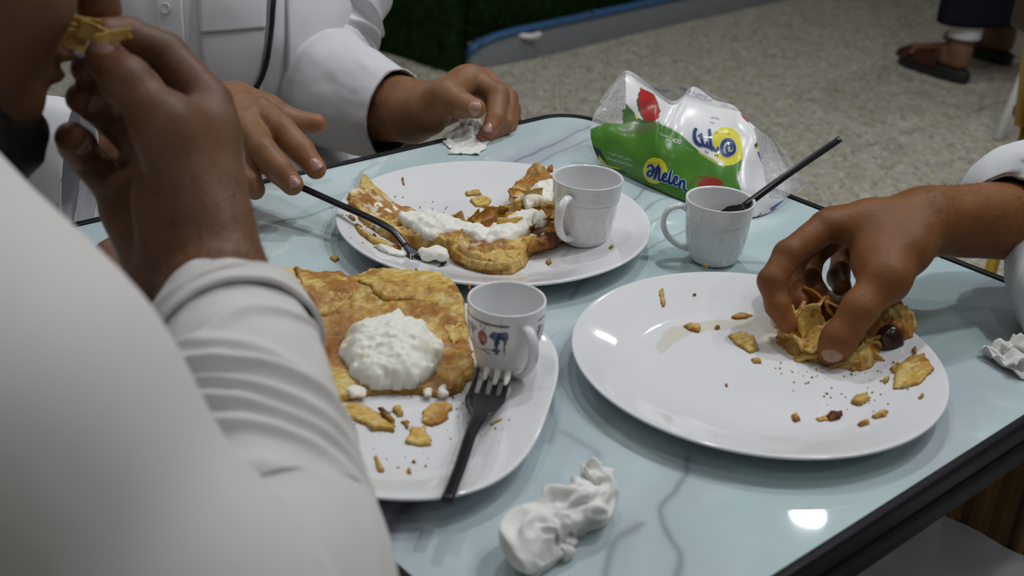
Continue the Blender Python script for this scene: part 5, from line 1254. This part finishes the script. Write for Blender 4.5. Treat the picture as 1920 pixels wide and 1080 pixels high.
    sv2, sf2 = shell(cuff2, [(.067, .044), (.067, .045), (.066, .048), (.07, .065), (.078, .075), (.09, .09)], 64, 90, soft(.004, 6, 1.6, 35))
    robe = mesh('robe', *njoin([(tv_, tf_), (sv, sf), (sv2, sf2)]), THOBE, root)
    # front details laid on the chest
    bt = BVHTree.FromPolygons([tuple(p) for p in tv_], [tuple(int(i) for i in q) for q in tf_])
    def lay_tube(px_, rad, lift, name, m, parent, n=30, flat=1.0):
        pp = catmull(np.array(px_, float), n); out = []
        for x, y in pp:
            h = bt.ray_cast(Vector(EYE), Vector(unit(ray(x, y))))
            if h[0] is None: continue
            nn_ = h[1] if h[1].dot(Vector(ray(x, y))) < 0 else -h[1]
            out.append(np.array(h[0] + nn_ * lift))
        if len(out) > 3: return mesh(name, *tube(np.array(out), rad, 8), m, parent)
    def lay_patch(poly, name, lift, m, parent, nx=16, ny=22):
        (x0, y0), (x1, y1), (x2, y2), (x3, y3) = poly; g_ = []
        for j in range(ny):
            for i in range(nx):
                u_, w_ = i / (nx - 1), j / (ny - 1); x = (x0 * (1 - u_) + x1 * u_) * (1 - w_) + (x3 * (1 - u_) + x2 * u_) * w_; y = (y0 * (1 - u_) + y1 * u_) * (1 - w_) + (y3 * (1 - u_) + y2 * u_) * w_
                h = bt.ray_cast(Vector(EYE), Vector(unit(ray(x, y))))
                if h[0] is None: return None
                nn_ = h[1] if h[1].dot(Vector(ray(x, y))) < 0 else -h[1]
                g_.append(np.array(h[0] + nn_ * lift))
        g_ = np.array(g_); i_ = np.arange(nx * ny).reshape(ny, nx)
        f_ = np.stack([i_[:-1, :-1], i_[1:, :-1], i_[1:, 1:], i_[:-1, 1:]], -1).reshape(-1, 4)
        o_ = mesh(name, g_, f_, m, parent); md = o_.modifiers.new('solid', 'SOLIDIFY'); md.thickness = .0022; md.offset = 0
        return o_
    lay_patch([(292, -40), (340, -40), (356, 190), (312, 190)], 'button_placket', .003, THOBE, robe)
    lay_patch([(374, -60), (498, -60), (496, 52), (376, 62)], 'pocket_flap', .006, THOBE, robe)
    lay_patch([(376, 58), (496, 50), (490, 180), (386, 190)], 'chest_pocket', .003, THOBE, robe)
    for by in (17, 110):
        h = bt.ray_cast(Vector(EYE), Vector(unit(ray(315 + (by - 17) * .12, by))))
        if h[0] is not None:
            n_ = np.array(h[1] if h[1].dot(Vector(ray(314, by))) < 0 else -h[1]); c_ = np.array(h[0]) + n_ * .006
            a1_ = unit(np.cross(n_, (0, 0, 1))); a2_ = np.cross(n_, a1_); pr_ = [(0, .0), (.0062, 0), (.0072, .0012), (.0066, .0024), (.005, .0016), (0, .0016)]
            v_, f_ = lathe(pr_, (0, 0, 0), 20); mesh('button', c_ + v_ @ np.array([a1_, a2_, n_]), f_, mat('pearl_button', (.6, .58, .55), .3), robe)
    lay_tube([(536, -60), (540, 0), (541, 60), (540, 110), (539, 150)], .0042, .003, 'robe_edge', THOBE, robe)
    lay_tube([(512, -60), (508, 20), (503, 80), (492, 130), (472, 168), (440, 200)], .0034, .007, 'neck_cord', BLACKP, root)
    return root
ARMS = []
HELD = [Pd((895, 196, 1.318)), Pd((884, 225, 1.318)), Pd((872, 246, 1.322))]
person_right()
person_across()
# tissue held in that hand
def crisp(name, pts3, label, seed, amp=.006, n=46):
    """creased sheet between four corners pts3 (a,b,c,d)"""
    a, b, c_, d = [V(p) for p in pts3]
    u, w = np.meshgrid(np.linspace(0, 1, n), np.linspace(0, 1, n), indexing='ij'); u_, w_ = u[..., None], w[..., None]
    p_ = (a * (1 - u_) + b * u_) * (1 - w_) + (d * (1 - u_) + c_ * u_) * w_
    nn_ = unit(np.cross(b - a, d - a)); tri = lambda x: np.abs((x % 1) - .5) * 2
    hgt = amp * (tri(u * 2.3 + w * 1.1 + seed * .31) + tri(u * -1.4 + w * 2.6 + seed * .77) * .8 + tri(u * 3.7 - w * 2.1) * .4 - 1.1)
    p_ = p_ + hgt[..., None] * nn_ + ((fbm(p_, 60, seed) - .5) * .004)[..., None] * nn_
    p_[..., 2] = np.maximum(p_[..., 2], TAB + .0012)
    i_ = np.arange(n * n).reshape(n, n); f_ = np.stack([i_[:-1, :-1], i_[1:, :-1], i_[1:, 1:], i_[:-1, 1:]], -1).reshape(-1, 4)
    return p_.reshape(-1, 3), f_
tp_ = [crisp('', [Pd((900, 186, 1.312)), Pd((902, 250, 1.318)), Pd((868, 262, 1.318)), Pd((858, 210, 1.318))], '', 3, .005),
       crisp('', [Pd((874, 225, 1.32)), Pd((900, 262, 1.318)), T(845, 282), T(824, 262)], '', 5, .006),
       crisp('', [Pd((880, 245, 1.318)), Pd((925, 268, 1.325)), T(898, 292), T(838, 290)], '', 8, .005)]
o = mesh('crumpled_tissue', *njoin(tp_), TISSUE); o.modifiers.new('solid', 'SOLIDIFY').thickness = .0006
tag(o, 'creased white tissue hanging from the hand at the far table edge', 'tissue')

tp_ = [crisp('', [T(1836, 655, TAB + .006), T(1900, 634, TAB + .010), T(1990, 640, TAB + .012), T(1905, 690, TAB + .010)], '', 4, .006), crisp('', [T(1838, 658, TAB + .004), T(1900, 650, TAB + .014), T(2010, 676, TAB + .012), T(1925, 715, TAB + .003)], '', 6, .007)]
o = mesh('crumpled_tissue', *njoin(tp_), TISSUE); o.modifiers.new('solid', 'SOLIDIFY').thickness = .0008
tag(o, 'white folded tissue at the right table edge under the sleeve', 'tissue')

# ---- person in front, seen from behind the right shoulder, eating
def person_front():
    root = empty('person', (-.52, .30, 0), 'bearded person in a white robe lifting pastry to the mouth, nearest the camera', 'person', 'people around the table')
    W0, W1 = (384, 490, .668), (440, 640, .612)
    idx = [(392, 195, .682), (312, 100, .688), (240, 66, .678), (196, 64, .668)]
    mdl = [(335, 230, .712), (262, 158, .722), (205, 128, .700), (162, 128, .684)]
    rng_ = [(268, 280, .722), (212, 222, .725), (178, 196, .702), (152, 186, .688)]
    pky = [(212, 345, .715), (165, 300, .722), (145, 272, .702), (134, 258, .690)]
    thm = [(385, 420, .655), (312, 236, .645), (240, 156, .645), (196, 108, .652)]
    lo_, hi_ = bounds([Pd(p) for p in idx + mdl + rng_ + pky + thm + [W0, W1]], .05)
    s = Sdf(lo_, hi_, .0017); w0, w1 = Pd(W0), Pd(W1)
    s.cone(w0, w1, .028, .033, .01); s.cone(w0 + P(362, 480, .688) - P(372, 480, .668), w1 + V([0, .010, 0]), .024, .028, .012)
    for q, r0, r1 in ((idx, .020, .0140), (mdl, .020, .0140), (rng_, .019, .0130), (pky, .019, .0125)): s.cone(w0 + (Pd(q[0]) - Pd(mdl[0])) * .5, Pd(q[0]), r0, r1, .012)
    s.ell(Pd((338, 360, .668)), V((.025, .021, .034)), .014, A=[ray(1, 0) - ray(0, 0), unit(ray(338, 360)), (0, 0, 1)])
    s.cone(Pd(thm[0]), Pd(thm[1]), .023, .0160, .010); s.cone(Pd(thm[1]), Pd((385, 250, .675)), .015, .015, .016); s.cone(Pd((262, 395, .705)), Pd((325, 480, .69)), .019, .019, .012)
    for q, r in ((idx, (.0128, .0118, .0108, .0092)), (mdl, (.0125, .0118, .0108, .0090)), (rng_, (.0122, .0115, .0106, .0090)), (pky, (.0118, .0112, .0108, .0098))): chainp(s, q, r, .0025)
    chainp(s, thm[1:], (.0150, .0128, .0108), .005); s.ell(Pd((236, 150, .643)), V([1, 1, 1]) * .0133, .004)
    s.noise(.0008, 50, 21, 2)
    v, f = s.mesh(2)
    # left hand resting on the table
    L0, L1 = T(262, 560, TAB + .034), T(150, 600, TAB + .06)
    kn = [T(252, 476, TAB + .036), T(236, 474, TAB + .038), T(216, 486, TAB + .038), T(200, 500, TAB + .034)]
    s2 = Sdf(*bounds(kn + [L0, L1, T(300, 560, TAB + .01)], .06), .0024)
    s2.cone(L0, L1, .027, .032, .01)
    for k, q in enumerate(kn):
        s2.cone(L0 + (q - kn[1]) * .5, q, .019, .0145, .012); d_ = unit(T(310, 520, TAB) - T(236, 474, TAB))
        s2.chain([q, q + d_ * .036 - V([0, 0, .008]), q + d_ * .030 - V([0, 0, .024]), q + d_ * .008 - V([0, 0, .025])], [.013, .0118, .0105, .009], .002)
    s2.chain([T(268, 540, TAB + .030), T(282, 545, TAB + .022), T(292, 560, TAB + .014)], [.016, .0125, .0105], .006)
    X = np.stack(np.meshgrid(*s2.ax, indexing='ij'), -1); s2.d[X[..., 2] < TAB + .003] = .01
    v3, f3 = s2.mesh(2)
    EL, SH = P(560, 1230, .505), P(-220, 590, .455)
    mouth = P(108, 112, .672); fwd = unit(V([.72, .60, -.38])); up = unit(V([.18, .15, 1.0]) - (V([.18, .15, 1.0]) @ fwd) * fwd)
    hc_ = mouth - fwd * .097 + up * .056
    b = Sdf((-.95, -.05, 0), (.10, 1.05, 1.36), .009)
    b.cone(w1, EL, .032, .034, .01); b.cone(EL, P(300, 1200, .475), .034, .036, .02); b.cone(P(300, 1200, .475), SH, .036, .045, .02)
    pel, chest = V([-.56, .26, .52]), V([-.42, .40, .90]); neck = V([-.385, .50, 1.02])
    SHl = V([-.46, .70, .97]); ELl = V([-.52, .72, .76])
    b.cone(pel, chest, .15, .15, .05); b.cone(chest, neck, .12, .055, .06); b.cone(neck, hc_ - up * .05 - fwd * .02, .056, .054, .02); b.cone(SH, SHl, .06, .06, .05); b.cone(SHl, ELl, .055, .044, .02); b.cone(ELl, L1, .042, .034, .01)
    for k in (-1, 1):
        k1 = V([-.22, .52, .50]) + V([.67, -.74, 0]) * k * -.13; b.cone(pel, k1, .09, .065, .04); b.cone(k1, k1 + V([-.02, -.02, -.42]), .055, .035, .02); b.cone(k1 + V([-.02, -.02, -.44]), k1 + V([.06, .06, -.46]), .035, .028, .02)
    v2, f2 = b.mesh(1)
    h = Sdf(hc_ - .16, hc_ + .16, .0035); at_, A = head_sdf(h, hc_, fwd, up)
    h.ell(at_(0, .098, -.056), V((.022, .004, .0035)), .004, A, sub=True)
    h.cone(at_(0, -.02, -.10), at_(0, -.035, -.155), .05, .05, .02)
    v4, f4 = h.mesh(1)
    bv_, bf_ = njoin([(v, f), (v2, f2), (v3, f3), (v4, f4)]); body = mesh('body', bv_, bf_, SKINA, root, col=skincol(bv_, (.155, .074, .038), [thm[2], idx[1], idx[0], rng_[1]], [thm[3], rng_[3], pky[3], idx[3]]))
    eyes(at_, body)
    def nl(q, lift, w, l, tilt=(0, 0, 0)):
        a_, b_ = Pd(q[-2]), Pd(q[-1]); d_ = unit(b_ - a_); p_ = b_ - d_ * .002
        n_ = unit(unit(EYE - p_) - (unit(EYE - p_) @ d_) * d_) + V(tilt); n_ = unit(n_ - (n_ @ d_) * d_); nail(p_ + n_ * lift, d_, n_, w, l, body, NAILD)
    nl(thm, .0122, .0150, .0150, (.4, 0, .5)); nl(rng_, .0104, .0115, .012, (-.1, 0, .2)); nl(pky, .0114, .0120, .0120, (.35, 0, .2))
    # beard and hair
    q = Sdf(hc_ - .17, hc_ + .17, .003)
    for x in (-1, 1): q.cone(at_(x * .070, -.005, -.03), at_(x * .050, .040, -.092), .006, .013, .01); q.cone(at_(x * .05, .040, -.092), at_(0, .074, -.104), .014, .018, .012)
    q.cone(at_(0, .074, -.105), at_(0, .062, -.158), .027, .016, .012); q.cone(at_(0, .03, -.11), at_(0, .05, -.150), .030, .016, .012); q.cone(at_(0, .02, -.10), at_(0, .070, -.115), .030, .026, .012)
    q.noise(.004, 70, 41, 3)
    mesh('beard', *q.mesh(1), HAIR, body)
    q = Sdf(hc_ - .15, hc_ + .16, .004); q.ell(at_(0, -.022, .045), V((.079, .098, .084)), .01, A); q.ell(at_(0, .10, -.02), V((.09, .09, .085)), .02, A, sub=True); q.noise(.003, 60, 43, 2)
    mesh('hair', *q.mesh(1), HAIR, body)
    arm_hair('arm_hair', v, f, None, None, 900, w0 - w1, body, 7, (.006, .013), lambda c_: c_ @ unit(w1 - w0) > (w0 @ unit(w1 - w0)) - .005)
    # robe: fine forearm sleeve with turned back cuff, body in one shell
    CU = [Pd((434, 640, .624)), Pd((440, 660, .616)), Pd((448, 695, .604)), Pd((455, 740, .590)), Pd((468, 815, .574)), Pd((492, 910, .556)), Pd((515, 1000, .540)), Pd((540, 1110, .522)), EL + V([.0, -.01, -.03])]
    RR = [(.043, .040), (.044, .042), (.045, .043), (.047, .045), (.0475, .046), (.048, .047), (.049, .048), (.050, .049), (.050, .050)]
    up_ = unit(EYE - Pd((480, 700, .6)))
    fl = addf(ridges([(.335, .0040, .020, -.3, 1.2, .10), (.385, .0050, .018, .5, 1.1, -.06), (.44, .0070, .018, .2, 1.6, -.08), (.485, .0065, .014, .3, 1.5, -.10), (.53, .0060, .016, .25, 1.5, -.12), (.575, .0045, .016, .3, 1.2, -.12), (.67, .0030, .03, .4, 1.0, -.12), (.86, .004, .03, .4, .9, -.2)], 6, .02), soft(.0025, 5, 1.6, 61))
    sv, sf = shell(CU, RR, 128, 260, fl, up=up_)
    cb = [Pd((398, 572, .644)), Pd((412, 600, .636)), Pd((432, 640, .624)), Pd((444, 668, .614))]
    cv, cf = shell(cb, [(.0340, .033), (.0415, .040), (.0490, .0475), (.0490, .047)], 96, 60, addf(ridges([(.80, .0016, .05, .3, 1.5, .12)], 9), soft(.003, 3, 1.4, 63)), th=.003, up=up_)
    t = Sdf((-1.0, -.10, .12), (.14, 1.0, 1.10), .008)
    t.cone(EL + V([0, 0, -.02]), P(330, 1190, .47), .050, .058, .03); t.cone(P(330, 1190, .47), P(0, 775, .445), .058, .060, .03); t.cone(P(0, 775, .445), SH, .060, .061, .03)
    t.cone(pel, chest, .20, .175, .07); t.cone(chest, neck - V([0, 0, .045]), .14, .07, .06); t.cone(SH, SHl, .064, .075, .04); t.cone(SHl, ELl, .08, .065, .03); t.cone(ELl, L1 + V([-.03, -.01, .0]), .06, .05, .03)
    for k in (-1, 1):
        k1 = V([-.22, .52, .51]) + V([.67, -.74, 0]) * k * -.13; t.cone(pel, k1, .12, .09, .05); t.cone(k1, k1 + V([-.02, -.02, -.34]), .088, .085, .05)
    t.noise(.007, 7, 51, 2)
    tv_, tf_ = t.mesh(2)
    mesh('robe', *njoin([(sv, sf), (tv_, tf_)]), THOBEW, root)
    cuff = mesh('cuff', cv, cf, THOBEW, root)
    return root
person_front()
sp = [dict(c=P(x, y, d - .012), ax1=V([1, .2, -.1]) + rdir() * .3, ax2=V([0, -.3, 1]) + rdir() * .4, w=w, l=l, bend=b_, seed=int(x), colf=pastry_c(int(x), br, 0, 0), th=.0015, amp=.003) for x, y, d, w, l, b_, br in [(150, 58, .672, .020, .012, .6, .0), (185, 64, .666, .022, .010, .8, .1), (212, 68, .655, .020, .006, .3, .1), (136, 72, .668, .016, .012, 1.0, .5), (165, 48, .676, .02, .012, .9, .05)]]
curls('pastry_bite', sp, PASTRY, None, 'yellow pastry bite held between fingertips at the bearded mouth', 'food')
fk = empty('plastic_fork', T(283, 548, TAB + .02), 'black plastic fork handle gripped in the resting hand at left', 'fork')
mesh('handle', *ribbon_solid([T(296, 585, TAB + .018), T(281, 545, TAB + .020), T(270, 515, TAB + .022)], [.0075, .0075, .007], [.0045, .0045, .0045], (0, 0, 1)), BLACKP, fk)

# ---- person standing in the background
def person_standing():
    heel, toe = T(1808, 158, 0), T(1690, 118, 0); d = unit(toe - heel); side = unit(np.cross((0, 0, 1), d)); c0 = (heel + toe) / 2
    root = empty('person', (*(heel + side * -.12)[:2], 0), 'person standing on the floor in dark robe and brown sandals', 'person')
    off = T(1868, 118, 0) - T(1785, 152, 0)
    b = Sdf(np.minimum(heel, toe) + V([-.25, -.25, -.01]), np.maximum(heel, toe) + V([.6, .75, 1.80]), .010)
    feet = [(heel, toe), (heel + off, toe + off * .9 + side * .02)]
    hip = (heel + heel + off) / 2 + V([0, 0, .92]) + d * .02
    for hl, te in [(a_ + V([0, 0, .016]), b_ + V([0, 0, .016])) for a_, b_ in feet]:
        an = hl + d * .045 + V([0, 0, .10]); b.cone(hl + d * .03 + V([0, 0, .062]), an, .030, .034, .02); b.cone(an, te - d * .04 + V([0, 0, .050]), .032, .020, .02); b.cone(hl + d * .05 + V([0, 0, .055]), te - d * .05 + V([0, 0, .046]), .026, .026, .02)
        for k in range(5): b.cone(te - d * .06 + side * (k - 2) * .016 + V([0, 0, .043]), te - d * (.018 + abs(k - 1.2) * .010) + side * (k - 2) * .017 + V([0, 0, .040]), .0095, .008, .004)
        b.cone(an, an + V([0, 0, .32]) + d * .015, .036, .052, .02); b.cone(an + V([0, 0, .32]), hip + (hl - heel) * .3, .055, .085, .03)
    ch = hip + V([0, 0, .42]); nk = ch + V([0, 0, .16]); b.cone(hip, ch, .15, .16, .05); b.cone(ch, nk, .10, .055, .05)
    at_, A = head_sdf(b, nk + V([0, 0, .18]) + d * .02, d, (0, 0, 1))
    sh = [ch + side * s_ * .19 + V([0, 0, .06]) for s_ in (-1, 1)]
    for s_ in sh: b.cone(ch + V([0, 0, .06]), s_, .07, .06, .04); b.cone(s_, s_ - V([0, 0, .30]), .055, .045, .02); b.cone(s_ - V([0, 0, .30]), s_ - V([0, 0, .55]) + d * .08, .042, .03, .02); b.cone(s_ - V([0, 0, .55]) + d * .08, s_ - V([0, 0, .68]) + d * .10, .032, .024, .02)
    body = mesh('body', *b.mesh(1), mat('skin_standing', (.20, .10, .06), .5, .35, var=.12, vscale=40), root)
    eyes(at_, body)
    navy = mat('dark_navy_cloth', (.012, .012, .020), .9, .1)
    m = (heel + heel + off) / 2 + d * .01
    path = [m + V([0, 0, z]) for z in (.215, .40, .65, .92, 1.15, 1.30, 1.40)]
    sv, sf = shell(path, [(.13, .30), (.135, .30), (.15, .28), (.17, .24), (.18, .22), (.15, .20), (.07, .09)], 48, 60, soft(.014, 1.5, 2.2, 71), up=tuple(d))
    parts = [(sv, sf)]
    for s_ in sh: parts.append(shell([s_ + V([0, 0, .03]), s_ - V([0, 0, .15]), s_ - V([0, 0, .32]), s_ - V([0, 0, .53]) + d * .07], [(.08, .08), (.075, .075), (.07, .07), (.065, .065)], 32, 30, soft(.006, 4, 1.5, 73), up=tuple(d)))
    mesh('robe', *njoin(parts), navy, root)
    for hl, te in feet:
        an = hl + d * .045; cv, cf = shell([an + V([0, 0, .165]), an + V([0, 0, .22]), an + V([0, 0, .34]) + d * .01], [(.058, .058), (.060, .060), (.07, .07)], 32, 20, up=tuple(d))
        mesh('trouser_leg', cv, cf, THOBE, root)
        # sandal: sole with strap over the instep
        L = np.linalg.norm(te - hl); out = []
        for a in np.linspace(0, 2 * np.pi, 40, endpoint=False):
            x = .5 + .5 * math.cos(a); w = .046 * (abs(math.sin(a))**.75) * (.80 + .35 * x); out.append(hl - d * .012 + d * x * (L + .02) + side * math.copysign(w, math.sin(a)))
        out = np.array(out); vs, fs = [], []
        for z, k in ((.001, .97), (.012, 1.0), (.042, 1.0), (.047, .96)):
            c_ = out.mean(0); vs.append(np.c_[(c_ + (out - c_) * k)[:, :2], np.full(40, z)])
        for r_ in range(3): fs += [(r_ * 40 + i, r_ * 40 + (i + 1) % 40, (r_ + 1) * 40 + (i + 1) % 40, (r_ + 1) * 40 + i) for i in range(40)]
        fs += [list(range(39, -1, -1)), list(range(120, 160))]
        so = mesh('sandal', np.vstack(vs), fs, mat('black_sole', (.010, .008, .008), .6), root)
        leather = mat('brown_leather', (.060, .018, .012), .5, .4, var=.15, vscale=60)
        def strap(t0_, t1_, hh):
            g_, n_, m_ = [], 10, 18
            for i in range(n_):
                t_ = t0_ + (t1_ - t0_) * i / (n_ - 1); cc_ = hl + d * t_ * L
                for j in range(m_):
                    a = math.pi * j / (m_ - 1); g_.append(cc_ + side * .047 * math.cos(a) * (1 + .05 * math.sin(a)) + V([0, 0, .038 + hh * (1.15 - .45 * (t_ - t0_) / (t1_ - t0_ + 1e-9)) * math.sin(a)**.7]))
            i_ = np.arange(n_ * m_).reshape(n_, m_); f_ = np.stack([i_[:-1, :-1], i_[1:, :-1], i_[1:, 1:], i_[:-1, 1:]], -1).reshape(-1, 4)
            o_ = mesh('strap', np.array(g_), f_, leather, so); md = o_.modifiers.new('solid', 'SOLIDIFY'); md.thickness = .004; return o_
        strap(.36, .72, .066); strap(.80, .98, .040)
    return root
person_standing()

# ---- chairs beyond the table
whitem = mat('white_enamel', (.62, .62, .60), .35, .5)
goldm = mat('golden_metal', (.42, .27, .035), .35, .5, metal=.3)
def tubes(name, pts, r, m, parent, n=None, seg=12): return mesh(name, *tube(np.array([V(p) for p in pts]), r, seg, up=(.3, 1, .2), n=n), m, parent)
def chair(foot, top, label, lm, sm, r0, r1, seat_h, ctr_off, gap, rz=0.0):
    """one leg runs from foot to top as seen in the photograph, the others are set round the seat centre"""
    f0, t0_ = V(foot), V(top); c_ = f0 + V([*ctr_off, 0]); root = empty('chair', (c_[0], c_[1], 0), label, 'chair')
    for k in range(4):
        a = k * math.pi / 2; R = np.array([[math.cos(a), -math.sin(a)], [math.sin(a), math.cos(a)]])
        ff = V([*(c_[:2] + R @ (f0[:2] - c_[:2])), 0.0]); tt = V([*(c_[:2] + R @ (t0_[:2] - c_[:2])), t0_[2]])
        tubes('leg', [ff, ff * .5 + tt * .5, tt], [r0, (r0 + r1) / 2, r1], lm, root)
    R0 = np.linalg.norm(t0_[:2] - c_[:2]); a0 = math.atan2(*(t0_[:2] - c_[:2])[::-1]) + math.pi / 4
    ax = np.array([[math.cos(a0), math.sin(a0), 0], [-math.sin(a0), math.cos(a0), 0], [0, 0, 1]]); w = R0 * 1.55
    bevel(mesh('seat', *box((c_[0], c_[1], t0_[2] + .015), (w, w, .035), ax=ax), sm, root, smooth=False), .012, 3)
    bk_ = c_ + ax[0] * w * .5
    for s_ in (-1, 1): tubes('back_post', [bk_ + ax[1] * s_ * w * .42 + V([0, 0, t0_[2]]), bk_ + ax[0] * .05 + ax[1] * s_ * w * .42 + V([0, 0, t0_[2] + .40])], r1, lm, root)
    bevel(mesh('backrest', *box(bk_ + ax[0] * .045 + V([0, 0, t0_[2] + .29]), (.022, w * .95, .20), ax=ax), sm, root, smooth=False), .008, 3)
    return root
wf = T(1869, 263, 0); wt = P(1990, -30, 3.80); wt[2] = .44
chair(wf, wt, 'white chair with a slanting white tube leg on the terrazzo at right', whitem, whitem, .0165, .0165, .44, (.34, .10), 0)
gt = P(1934, 215, 2.42); gb = P(1852, 530, 2.40); gd = gb - gt; gf = gt + gd * (gt[2] / -gd[2])
gt2 = gt + (gt - gf) * ((.47 - gt[2]) / gt[2])
chair(gf, gt2, 'chair with a slanting golden leg just beyond the right table corner', goldm, mat('dark_seat', (.05, .03, .02), .6), .011, .014, .47, (.46, -.02), 0)
